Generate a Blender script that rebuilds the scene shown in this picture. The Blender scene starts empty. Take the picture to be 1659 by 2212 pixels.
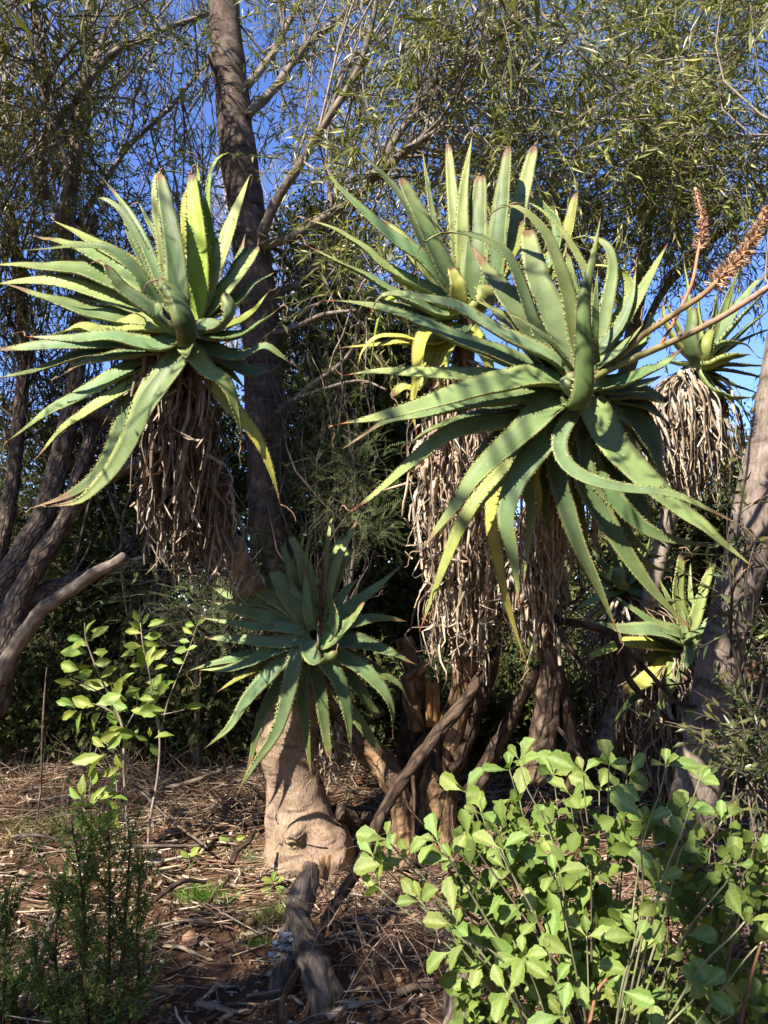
import bpy, math, random
import numpy as np
from mathutils import Vector, noise as mnoise

random.seed(7)
RNG = np.random.default_rng(11)
SC = bpy.context.scene
COL = SC.collection

# ------------------------------------------------------------------ camera
PITCH = math.radians(8.0)
CAM = np.array([0.0, 0.0, 1.5])
VF = math.radians(33.65)
cam = bpy.data.cameras.new('camera')
cam.sensor_fit = 'VERTICAL'; cam.sensor_height = 24.0
cam.lens = 12.0 / math.tan(VF)
cam.clip_start = 0.05; cam.clip_end = 2000
camo = bpy.data.objects.new('camera', cam)
camo.location = CAM; camo.rotation_euler = (math.pi/2 + PITCH, 0, 0)
COL.objects.link(camo); SC.camera = camo

# ------------------------------------------------------------------ sky, sun, exposure
SUN_EL = math.radians(41.0)
SUN_AZ = math.radians(37.0)            # behind the camera, to its left
SUND = np.array([-math.sin(SUN_AZ)*math.cos(SUN_EL), -math.cos(SUN_AZ)*math.cos(SUN_EL), math.sin(SUN_EL)])
world = bpy.data.worlds.new('World'); SC.world = world; world.use_nodes = True
nt = world.node_tree
sky = nt.nodes.new('ShaderNodeTexSky'); sky.sky_type = 'NISHITA'; sky.sun_disc = False
sky.sun_elevation = SUN_EL
sky.sun_rotation = math.atan2(SUND[0], SUND[1])
sky.air_density = 1.0; sky.dust_density = 0.0; sky.ozone_density = 6.0; sky.altitude = 200
hsv = nt.nodes.new('ShaderNodeHueSaturation'); hsv.inputs['Saturation'].default_value = 1.08; hsv.inputs['Hue'].default_value = .515
nt.links.new(sky.outputs[0], hsv.inputs['Color']); nt.links.new(hsv.outputs[0], nt.nodes['Background'].inputs[0])
nt.nodes['Background'].inputs[1].default_value = 0.125
sun = bpy.data.lights.new('sun', 'SUN'); sun.energy = 5.0; sun.angle = math.radians(0.55); sun.color = (1.0, 0.91, 0.77)
suno = bpy.data.objects.new('sun', sun); COL.objects.link(suno)
suno.rotation_euler = Vector(SUND).to_track_quat('Z', 'Y').to_euler()
SC.cycles.max_bounces = 6; SC.cycles.diffuse_bounces = 3; SC.cycles.glossy_bounces = 2; SC.cycles.transmission_bounces = 4
SC.view_settings.view_transform = 'Standard'; SC.view_settings.look = 'None'
SC.view_settings.exposure = 1.45; SC.view_settings.gamma = 1.0

# ------------------------------------------------------------------ helpers
FPX = 1106.0 / math.tan(VF)
FWD = np.array([0, math.cos(PITCH), math.sin(PITCH)]); UPV = np.array([0, -math.sin(PITCH), math.cos(PITCH)]); RGT = np.array([1.0, 0, 0])
ZM = {0: (0, 0, 1), 1: (0, 274.3, .3968), 2: (630.9, 246.9, .3307), 3: (1042.4, 384, .3719), 4: (685.8, 713.2, .5126),
      5: (384, 1069.8, .3307), 6: (1179.5, 1124.6, .289), 7: (740.6, 1591, .5536), 8: (0, 1261.8, .463),
      9: (0, 822.9, .3225), 10: (0, 0, .496), 11: (822.9, 0, .504), 12: (548.6, 1371.5, .3801)}
def P(x, y, D):
    """a point of the place seen in direction (x, y) at distance D along the view axis"""
    return CAM + D*(FWD + (x-829.5)/FPX*RGT - (y-1106.0)/FPX*UPV)
def zp(z, x, y):
    a, b, s = ZM[z]; return a + s*x, b + s*y
def path(z, s, D0, D1=None, mid=0.0):
    """'x,y x,y ...' -> 3D points with distance going D0 -> D1; 'x,y,D' overrides"""
    q = [tuple(float(v) for v in t.split(',')) for t in s.split()]
    n = len(q); out = []
    for i, t in enumerate(q):
        f = i/max(1, n-1); D = D0 + ((D1 if D1 is not None else D0)-D0)*f + mid*4*f*(1-f)
        if len(t) > 2: D = t[2]
        x, y = zp(z, t[0], t[1]); out.append(P(x, y, D))
    return np.array(out)
def unit(v): return v/np.maximum(1e-9, np.linalg.norm(v, axis=-1, keepdims=True))
def catmull(pts, n):
    pts = np.asarray(pts, float); k = len(pts)
    if k == 2:
        t = np.linspace(0, 1, n)[:, None]; return pts[0]*(1-t)+pts[1]*t
    ext = np.vstack([2*pts[0]-pts[1], pts, 2*pts[-1]-pts[-2]])
    seg = np.linalg.norm(np.diff(pts, axis=0), axis=1); cum = np.r_[0, np.cumsum(seg)]; cum /= cum[-1]
    out = []
    for t in np.linspace(0, 1, n):
        i = min(k-2, max(0, np.searchsorted(cum, t, 'right')-1)); f = (t-cum[i])/max(1e-9, cum[i+1]-cum[i])
        p0, p1, p2, p3 = ext[i:i+4]
        out.append(.5*((2*p1)+(-p0+p2)*f+(2*p0-5*p1+4*p2-p3)*f*f+(-p0+3*p1-3*p2+p3)*f**3))
    return np.array(out)
def tangents(p): return unit(np.gradient(p, axis=0))
def n3(v, s=1.0, o=0.0): return mnoise.noise(Vector((v[0]*s+o, v[1]*s-o, v[2]*s+2*o)))

def mesh(name, V, Q=None, T=None, col=None, tc=None, smooth=True):
    V = np.asarray(V, np.float32); me = bpy.data.meshes.new(name)
    Q = np.zeros((0, 4), np.int32) if Q is None or len(Q) == 0 else np.asarray(Q, np.int32)
    T = np.zeros((0, 3), np.int32) if T is None or len(T) == 0 else np.asarray(T, np.int32)
    me.vertices.add(len(V)); me.vertices.foreach_set('co', V.ravel())
    nl = Q.size+T.size; me.loops.add(nl); me.loops.foreach_set('vertex_index', np.r_[Q.ravel(), T.ravel()].astype(np.int32))
    npoly = len(Q)+len(T); me.polygons.add(npoly)
    st = np.r_[np.arange(len(Q))*4, len(Q)*4+np.arange(len(T))*3].astype(np.int32)
    me.polygons.foreach_set('loop_start', st)
    me.polygons.foreach_set('use_smooth', np.full(npoly, smooth))
    if col is not None:
        c = np.ones((len(V), 4), np.float32); c[:, :3] = col
        a = me.color_attributes.new('Col', 'FLOAT_COLOR', 'POINT'); a.data.foreach_set('color', c.ravel())
    if tc is not None:
        a = me.attributes.new('tc', 'FLOAT_VECTOR', 'POINT'); a.data.foreach_set('vector', np.asarray(tc, np.float32).ravel())
    me.update(calc_edges=True); me.validate()
    return me
def wloc(o):
    v = Vector((0, 0, 0))
    while o is not None: v = v+o.location; o = o.parent
    return v
def obj(name, me, mat, parent=None, at=(0, 0, 0)):
    o = bpy.data.objects.new(name, me)
    if mat is not None and not me.materials: me.materials.append(mat)
    COL.objects.link(o)
    o.location = Vector(at)
    if parent is not None:
        o.location = Vector(at)-wloc(parent); o.parent = parent
    return o
def thing(name, label, cat, loc, group=None):
    o = bpy.data.objects.new(name, None); o.empty_display_size = .1; COL.objects.link(o); o.location = Vector(loc)
    tag(o, label, cat, group); return o
def tag(o, label, cat, group=None):
    o['label'] = label; o['category'] = cat
    if group: o['group'] = group
    return o
class MB:
    def __init__(s): s.V = []; s.Q = []; s.T = []; s.C = []; s.K = []; s.n = 0
    def add(s, V, Q=None, T=None, C=(1, 1, 1), tc=None):
        V = np.asarray(V, float); m = len(V)
        s.V.append(V); s.C.append(np.broadcast_to(np.asarray(C, float), (m, 3)).copy())
        s.K.append(V if tc is None else tc)
        if Q is not None and len(Q): s.Q.append(np.asarray(Q)+s.n)
        if T is not None and len(T): s.T.append(np.asarray(T)+s.n)
        s.n += m; return s
    def mesh(s, name, smooth=True):
        return mesh(name, np.vstack(s.V), np.vstack(s.Q) if s.Q else None, np.vstack(s.T) if s.T else None, np.vstack(s.C), np.vstack(s.K), smooth)
    def build(s, name, mat, parent=None, smooth=True): return obj(name, s.mesh(name, smooth), mat, parent)

def tube(mb, pts, radii, sides=12, n=None, rough=0.0, rscale=6.0, col=(1, 1, 1), bumps=(), cap=True, seed=0.0, flute=0.0):
    pts = np.asarray(pts, float)
    n = n or max(6, len(pts)*4)
    c = catmull(pts, n); r = np.interp(np.linspace(0, 1, n), np.linspace(0, 1, len(radii)), radii)
    t = tangents(c); ref = np.array([1.0, 0, 0]) if abs(t[:, 0]).mean() < .8 else np.array([0, 0, 1.0])
    L = np.r_[0, np.cumsum(np.linalg.norm(np.diff(c, axis=0), axis=1))]
    th = np.linspace(0, 2*np.pi, sides, endpoint=False)
    V = []; K = []
    for i in range(n):
        a = unit(np.cross(t[i], ref)); b = np.cross(t[i], a)
        for k in th:
            o = a*math.cos(k)+b*math.sin(k)
            rr = r[i]
            if flute: rr *= 1+flute*math.sin(3*k+L[i]*2+seed)+flute*.6*math.sin(5*k-L[i]*3)
            p = c[i]+o*rr
            if rough: p = p+o*rough*r[i]*(n3(p, rscale, seed)+.5*n3(p, rscale*2.7, seed+3))
            for (bp, br, bh) in bumps:
                d = np.linalg.norm(p-bp)/br
                if d < 2.5: p = p+o*bh*math.exp(-d*d*1.2)*(1+.55*n3(p, 34)+.35*n3(p, 80))
            V.append(p); K.append((math.cos(k)*r[i], math.sin(k)*r[i], L[i]))
    idx = np.arange(n*sides).reshape(n, sides); nx = np.roll(idx, -1, 1)
    Q = np.stack([idx[:-1], nx[:-1], nx[1:], idx[1:]], -1).reshape(-1, 4); T = []
    if cap:
        V += [c[0], c[-1]+t[-1]*r[-1]*.25]; K += [(0, 0, 0), (0, 0, L[-1])]; m = n*sides
        T = [(m, idx[0][(k+1) % sides], idx[0][k]) for k in range(sides)]+[(m+1, idx[-1][k], idx[-1][(k+1) % sides]) for k in range(sides)]
    mb.add(V, Q, T, col, np.array(K))
    return c
def twigs(mb, PL, R, col, sides=3):
    """PL (n,k,3) polylines, R (n,k) radii, col (n,3)"""
    PL = np.asarray(PL, float); n, k, _ = PL.shape
    t = unit(np.gradient(PL, axis=1)); ref = np.array([.31, .52, .79])
    a = unit(np.cross(t, ref)); b = np.cross(t, a)
    th = np.linspace(0, 2*np.pi, sides, endpoint=False)
    V = PL[:, :, None, :]+R[:, :, None, None]*(a[:, :, None, :]*np.cos(th)[:, None]+b[:, :, None, :]*np.sin(th)[:, None])
    idx = np.arange(n*k*sides).reshape(n, k, sides); nx = np.roll(idx, -1, 2)
    Q = np.stack([idx[:, :-1], nx[:, :-1], nx[:, 1:], idx[:, 1:]], -1).reshape(-1, 4)
    C = np.repeat(np.asarray(col, float).reshape(n, 1, 3), k*sides, 1).reshape(-1, 3)
    mb.add(V.reshape(-1, 3), Q, None, C)
def kites(mb, O, Dr, N, L, W, col, fold=.25, mid=.42, droop=.0):
    """leaf blades: base O, direction Dr, normal N, 6 vertices, 4 triangles each"""
    n = len(O); S = unit(np.cross(Dr, N)); N = np.cross(S, Dr)
    L = np.asarray(L)[:, None]; W = np.asarray(W)[:, None]
    base = O; tip = O+Dr*L-N*L*droop; m1 = O+Dr*L*mid
    l = m1+S*W*.5+N*W*fold*.5; r = m1-S*W*.5+N*W*fold*.5
    V = np.stack([base, l, tip, r], 1).reshape(-1, 3)
    i = np.arange(n)*4
    T = np.concatenate([np.stack([i, i+2, i+1], 1), np.stack([i, i+3, i+2], 1)])
    mb.add(V, None, T, np.repeat(np.asarray(col, float).reshape(-1, 3) if np.ndim(col) > 1 else np.tile(col, (n, 1)), 4, 0))
def rnd(n, k=3): return RNG.normal(size=(n, k))
def inball(n):
    v = unit(rnd(n)); return v*(RNG.random((n, 1))**(1/2.2))

# ------------------------------------------------------------------ materials
def newmat(name):
    m = bpy.data.materials.new(name); m.use_nodes = True; t = m.node_tree; t.nodes.clear()
    out = t.nodes.new('ShaderNodeOutputMaterial'); return m, t, out
def nd(t, typ, **kw):
    n = t.nodes.new(typ)
    for k, v in kw.items():
        if k.startswith('i_'):
            key = k[2:]; key = int(key) if key.isdigit() else key.replace('_', ' ')
            n.inputs[key].default_value = v
        else: setattr(n, k, v)
    return n
def foliage_mat(name, trans=.3, rough=.45, spec=.4, vary=.25, nscale=25.0, bump=.0, spots=0.0, objvary=0.0, tcol=(1.0, 1.15, .45)):
    m, t, out = newmat(name); lk = t.links.new
    at = nd(t, 'ShaderNodeAttribute', attribute_name='Col')
    tx = nd(t, 'ShaderNodeTexCoord'); no = nd(t, 'ShaderNodeTexNoise', i_Scale=nscale, i_Detail=4.0); lk(tx.outputs['Object'], no.inputs['Vector'])
    mr = nd(t, 'ShaderNodeMapRange', i_1=.3, i_2=.7, i_3=1-vary, i_4=1+vary); lk(no.outputs[0], mr.inputs[0])
    hs = nd(t, 'ShaderNodeHueSaturation'); lk(at.outputs['Color'], hs.inputs['Color']); lk(mr.outputs[0], hs.inputs['Value'])
    col = hs.outputs[0]
    if objvary:
        oi = nd(t, 'ShaderNodeObjectInfo'); m2 = nd(t, 'ShaderNodeMapRange', i_3=.5-objvary*.06, i_4=.5+objvary*.06); lk(oi.outputs['Random'], m2.inputs[0]); lk(m2.outputs[0], hs.inputs['Hue'])
        m3 = nd(t, 'ShaderNodeMath', operation='MULTIPLY_ADD', i_1=7.31, i_2=0.0); lk(oi.outputs['Random'], m3.inputs[0])
        fr = nd(t, 'ShaderNodeMath', operation='FRACT'); lk(m3.outputs[0], fr.inputs[0])
        m4 = nd(t, 'ShaderNodeMapRange', i_3=1-objvary*.35, i_4=1+objvary*.35); lk(fr.outputs[0], m4.inputs[0])
        mu = nd(t, 'ShaderNodeMath', operation='MULTIPLY'); lk(mr.outputs[0], mu.inputs[0]); lk(m4.outputs[0], mu.inputs[1]); lk(mu.outputs[0], hs.inputs['Value'])
    if spots:
        vo = nd(t, 'ShaderNodeTexNoise', i_Scale=55.0, i_Detail=2.0); lk(tx.outputs['Object'], vo.inputs['Vector'])
        vr = nd(t, 'ShaderNodeMapRange', i_1=.70, i_2=.76, i_3=0.0, i_4=spots); lk(vo.outputs[0], vr.inputs[0])
        mx = nd(t, 'ShaderNodeMix', data_type='RGBA'); lk(vr.outputs[0], mx.inputs[0]); lk(col, mx.inputs[6]); mx.inputs[7].default_value = (.42, .42, .27, 1); col = mx.outputs[2]
        v2 = nd(t, 'ShaderNodeTexNoise', i_Scale=21.0, i_Detail=5.0); lk(tx.outputs['Object'], v2.inputs['Vector'])
        r2 = nd(t, 'ShaderNodeMapRange', i_1=.665, i_2=.75, i_3=0.0, i_4=.7); lk(v2.outputs[0], r2.inputs[0])
        m2x = nd(t, 'ShaderNodeMix', data_type='RGBA'); lk(r2.outputs[0], m2x.inputs[0]); lk(col, m2x.inputs[6]); m2x.inputs[7].default_value = (.10, .07, .04, 1); col = m2x.outputs[2]
    pr = nd(t, 'ShaderNodeBsdfPrincipled'); pr.inputs['Roughness'].default_value = rough; pr.inputs['Specular IOR Level'].default_value = spec
    lk(col, pr.inputs['Base Color'])
    if bump:
        mp = nd(t, 'ShaderNodeTexNoise', i_Scale=nscale*6, i_Detail=3.0); lk(tx.outputs['Object'], mp.inputs['Vector'])
        bm = nd(t, 'ShaderNodeBump', i_Strength=bump, i_Distance=.004); lk(mp.outputs[0], bm.inputs['Height']); lk(bm.outputs[0], pr.inputs['Normal'])
    if trans:
        tr = nd(t, 'ShaderNodeBsdfTranslucent'); tm = nd(t, 'ShaderNodeMix', data_type='RGBA', blend_type='MULTIPLY'); tm.inputs[0].default_value = 1.0
        lk(col, tm.inputs[6]); tm.inputs[7].default_value = (*tcol, 1); lk(tm.outputs[2], tr.inputs[0])
        ms = nd(t, 'ShaderNodeMixShader'); ms.inputs[0].default_value = trans
        lk(pr.outputs[0], ms.inputs[1]); lk(tr.outputs[0], ms.inputs[2]); lk(ms.outputs[0], out.inputs[0])
    else: lk(pr.outputs[0], out.inputs[0])
    return m
def bark_mat(name, c1, c2, c3, around=30.0, along=8.0, rings=0.0, bump=.5, dist=.01, crack=.0, patch=(.3, .3, .3), pamt=.0):
    m, t, out = newmat(name); lk = t.links.new
    at = nd(t, 'ShaderNodeAttribute', attribute_name='tc'); mp = nd(t, 'ShaderNodeMapping'); mp.inputs['Scale'].default_value = (around, around, along); lk(at.outputs['Vector'], mp.inputs[0])
    n1 = nd(t, 'ShaderNodeTexNoise', i_Scale=1.0, i_Detail=7.0, i_Roughness=.65); lk(mp.outputs[0], n1.inputs['Vector'])
    cr = nd(t, 'ShaderNodeValToRGB'); e = cr.color_ramp.elements; e[0].position = .3; e[0].color = (*c1, 1); e[1].position = .68; e[1].color = (*c3, 1)
    k = e.new(.48); k.color = (*c2, 1); lk(n1.outputs[0], cr.inputs[0])
    n2 = nd(t, 'ShaderNodeTexNoise', i_Scale=7.0, i_Detail=5.0); lk(at.outputs['Vector'], n2.inputs['Vector'])
    r2 = nd(t, 'ShaderNodeMapRange', i_1=.3, i_2=.72, i_3=.62, i_4=1.3); lk(n2.outputs[0], r2.inputs[0])
    hs = nd(t, 'ShaderNodeHueSaturation'); lk(cr.outputs[0], hs.inputs['Color']); lk(r2.outputs[0], hs.inputs['Value']); col = hs.outputs[0]
    h = n1.outputs[0]
    if rings:
        wv = nd(t, 'ShaderNodeTexNoise', i_Scale=1.0, i_Detail=3.0); m2 = nd(t, 'ShaderNodeMapping'); m2.inputs['Scale'].default_value = (4, 4, rings); lk(at.outputs['Vector'], m2.inputs[0]); lk(m2.outputs[0], wv.inputs['Vector'])
        rr = nd(t, 'ShaderNodeMapRange', i_1=.36, i_2=.46, i_3=.55, i_4=1.0); lk(wv.outputs[0], rr.inputs[0])
        mm = nd(t, 'ShaderNodeMix', data_type='RGBA', blend_type='MULTIPLY'); mm.inputs[0].default_value = 1.0; lk(col, mm.inputs[6]); lk(rr.outputs[0], mm.inputs[7]); col = mm.outputs[2]
        ad = nd(t, 'ShaderNodeMath', operation='ADD'); lk(h, ad.inputs[0]); lk(rr.outputs[0], ad.inputs[1]); h = ad.outputs[0]
    if crack:
        vo = nd(t, 'ShaderNodeTexVoronoi', feature='DISTANCE_TO_EDGE'); vo.inputs['Scale'].default_value = crack
        m3 = nd(t, 'ShaderNodeMapping'); m3.inputs['Scale'].default_value = (1, 1, .38); lk(at.outputs['Vector'], m3.inputs[0])
        wn = nd(t, 'ShaderNodeMix', data_type='VECTOR'); wn.inputs[0].default_value = .06; lk(m3.outputs[0], wn.inputs[4]); lk(n2.outputs['Color'], wn.inputs[5]); lk(wn.outputs[1], vo.inputs['Vector'])
        vr = nd(t, 'ShaderNodeMapRange', i_1=0.0, i_2=.22, i_3=.25, i_4=1.0); lk(vo.outputs['Distance'], vr.inputs[0])
        mm = nd(t, 'ShaderNodeMix', data_type='RGBA', blend_type='MULTIPLY'); mm.inputs[0].default_value = .8; lk(col, mm.inputs[6]); lk(vr.outputs[0], mm.inputs[7]); col = mm.outputs[2]
        ad = nd(t, 'ShaderNodeMath', operation='ADD'); lk(h, ad.inputs[0]); lk(vr.outputs[0], ad.inputs[1]); h = ad.outputs[0]
    if pamt:
        n4 = nd(t, 'ShaderNodeTexNoise', i_Scale=11.0, i_Detail=6.0); lk(at.outputs['Vector'], n4.inputs['Vector'])
        r4 = nd(t, 'ShaderNodeMapRange', i_1=.56, i_2=.63, i_3=0.0, i_4=pamt); lk(n4.outputs[0], r4.inputs[0])
        mx = nd(t, 'ShaderNodeMix', data_type='RGBA'); lk(r4.outputs[0], mx.inputs[0]); lk(col, mx.inputs[6]); mx.inputs[7].default_value = (*patch, 1); col = mx.outputs[2]
    pr = nd(t, 'ShaderNodeBsdfPrincipled'); pr.inputs['Roughness'].default_value = .85; pr.inputs['Specular IOR Level'].default_value = .15
    lk(col, pr.inputs['Base Color'])
    bm = nd(t, 'ShaderNodeBump', i_Strength=bump, i_Distance=dist); lk(h, bm.inputs['Height']); lk(bm.outputs[0], pr.inputs['Normal'])
    lk(pr.outputs[0], out.inputs[0]); return m
def soil_mat():
    m, t, out = newmat('soil'); lk = t.links.new
    tx = nd(t, 'ShaderNodeTexCoord')
    n1 = nd(t, 'ShaderNodeTexNoise', i_Scale=2.2, i_Detail=9.0, i_Roughness=.7); lk(tx.outputs['Object'], n1.inputs['Vector'])
    n2 = nd(t, 'ShaderNodeTexNoise', i_Scale=38.0, i_Detail=8.0, i_Roughness=.75); lk(tx.outputs['Object'], n2.inputs['Vector'])
    cr = nd(t, 'ShaderNodeValToRGB'); e = cr.color_ramp.elements
    e[0].position = .28; e[0].color = (.045, .029, .019, 1); e[1].position = .78; e[1].color = (.31, .175, .105, 1); k = e.new(.5); k.color = (.15, .080, .047, 1)
    ad = nd(t, 'ShaderNodeMix', data_type='FLOAT'); ad.inputs[0].default_value = .55; lk(n1.outputs[0], ad.inputs[2]); lk(n2.outputs[0], ad.inputs[3]); lk(ad.outputs[0], cr.inputs[0])
    pr = nd(t, 'ShaderNodeBsdfPrincipled'); pr.inputs['Roughness'].default_value = .95; pr.inputs['Specular IOR Level'].default_value = .1
    lk(cr.outputs[0], pr.inputs['Base Color'])
    bm = nd(t, 'ShaderNodeBump', i_Strength=.9, i_Distance=.03); lk(n2.outputs[0], bm.inputs['Height']); lk(bm.outputs[0], pr.inputs['Normal'])
    lk(pr.outputs[0], out.inputs[0]); return m

M = {}
M['aloe'] = foliage_mat('aloe_leaf', trans=.10, rough=.5, spec=.25, vary=.22, nscale=11, bump=.15, spots=.7, tcol=(1.3, 1.5, .3))
M['dead'] = foliage_mat('dead_leaf', trans=.08, rough=.75, spec=.15, vary=.35, nscale=30, bump=.5, tcol=(1.2, .9, .6))
M['lance'] = foliage_mat('lance_leaf', trans=.28, rough=.36, spec=.5, vary=.2, nscale=3)
M['small'] = foliage_mat('small_leaf', trans=.25, rough=.6, spec=.15, vary=.2, nscale=3)
M['shrubleaf'] = foliage_mat('shrub_leaf', trans=.28, rough=.42, spec=.38, vary=.2, nscale=18, bump=.3, spots=.35, objvary=.42, tcol=(1.0, 1.2, .35))
M['sapleaf'] = foliage_mat('sapling_leaf', trans=.36, rough=.45, spec=.35, vary=.18, nscale=16, bump=.12, objvary=.5, tcol=(1.0, 1.2, .3))
M['twig'] = foliage_mat('twig', trans=0, rough=.8, spec=.15, vary=.3, nscale=20)
M['stalk'] = foliage_mat('flower_stalk', trans=0, rough=.55, spec=.3, vary=.25, nscale=22, bump=.2)
M['smooth'] = bark_mat('smooth_brown_bark', (.055, .039, .03), (.092, .066, .051), (.15, .11, .085), 24, 18, rings=26, bump=.45, dist=.008, pamt=.35, patch=(.21, .17, .145))
M['rough'] = bark_mat('rough_bark', (.09, .064, .048), (.20, .15, .115), (.34, .265, .21), 34, 9, bump=.8, dist=.02, crack=26)
M['limb'] = bark_mat('limb_bark', (.09, .07, .055), (.18, .145, .115), (.32, .265, .215), 40, 10, bump=.5, dist=.008, pamt=.3, patch=(.3, .26, .22))
M['stump'] = bark_mat('wrinkled_pale_bark', (.15, .10, .07), (.31, .22, .155), (.42, .31, .225), 120, 38, rings=14, bump=.9, dist=.010, pamt=.25, patch=(.36, .28, .21))
M['peel'] = bark_mat('peeling_orange_bark', (.16, .095, .05), (.30, .19, .105), (.42, .29, .18), 36, 10, bump=1.0, dist=.016, crack=15, pamt=.5, patch=(.19, .12, .075))
M['darkbark'] = bark_mat('dark_weathered_bark', (.045, .03, .022), (.09, .06, .043), (.16, .11, .08), 40, 7, bump=.8, dist=.015, crack=18)
M['greybark'] = bark_mat('grey_ringed_bark', (.19, .15, .125), (.30, .245, .205), (.42, .355, .30), 70, 22, rings=16, bump=.4, dist=.006, pamt=.3, patch=(.4, .35, .3))
M['log'] = bark_mat('weathered_log_wood', (.09, .066, .05), (.21, .16, .125), (.34, .27, .215), 70, 6, bump=1.0, dist=.016, crack=14, pamt=.3, patch=(.13, .085, .06))
M['splinter'] = bark_mat('fresh_split_wood', (.28, .14, .05), (.42, .23, .09), (.55, .34, .15), 120, 5, bump=.8, dist=.008)
M['oldstem'] = bark_mat('peeling_brown_bark', (.10, .062, .042), (.20, .135, .098), (.34, .25, .19), 40, 8, bump=.9, dist=.016, crack=20, pamt=.4, patch=(.12, .08, .058))
M['trunkgrey'] = bark_mat('grey_brown_ringed_bark', (.115, .088, .072), (.19, .15, .125), (.29, .235, .20), 70, 22, rings=16, bump=.5, dist=.008, pamt=.3, patch=(.34, .29, .245))
M['shrubstem'] = bark_mat('pale_green_stem', (.16,.17,.09), (.24,.25,.14), (.33,.33,.21), 60, 12, bump=.2, dist=.002)
M['redstem'] = bark_mat('reddish_stem', (.16,.075,.04), (.24,.12,.07), (.31,.18,.11), 60, 12, bump=.2, dist=.002)
M['soil'] = soil_mat()

# ------------------------------------------------------------------ ground
GY = [-60, -3, 0, 2.5, 4.5, 6.5, 9, 12, 20, 60, 600]; GZ = [-1.5, -.4, -.25, -.08, .12, .60, 1.15, 1.35, 1.3, 1.0, -2]
def gz(x, y):
    b = np.interp(y, GY, GZ)
    f = max(0.0, 1-abs(y-5)/40)
    return float(b+f*(.10*mnoise.noise(Vector((x*.7, y*.7, 0)))+.045*mnoise.noise(Vector((x*2.6, y*2.6, 4)))+.02*mnoise.noise(Vector((x*8, y*8, 2))))+ .03*max(0, -x-.2)*(1 if y < 12 else 0))
def build_ground():
    xs = np.r_[-500, -200, -80, -30, -15, -9, np.arange(-6, 6.01, .05), 9, 15, 30, 80, 200, 500]
    ys = np.r_[-60, -20, -8, -4, -1, 0, 1, np.arange(1.6, 8.5, .05), np.arange(8.5, 14, .3), 18, 25, 40, 80, 200, 600]
    V = np.array([(x, y, gz(x, y)) for y in ys for x in xs]); nx = len(xs); ny = len(ys)
    I = np.arange(nx*ny).reshape(ny, nx); Q = np.stack([I[:-1, :-1], I[:-1, 1:], I[1:, 1:], I[1:, :-1]], -1).reshape(-1, 4)
    o = obj('ground', mesh('ground', V, Q), M['soil']); o['kind'] = 'structure'
build_ground()
def on_ground(x, y_d):
    """where the view direction (x, y_d) meets the ground -> point, D"""
    D = 1.2
    while D < 14:
        p = P(x, y_d, D)
        if p[2] < gz(p[0], p[1]): return p, D
        D += .01
    return p, D

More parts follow.
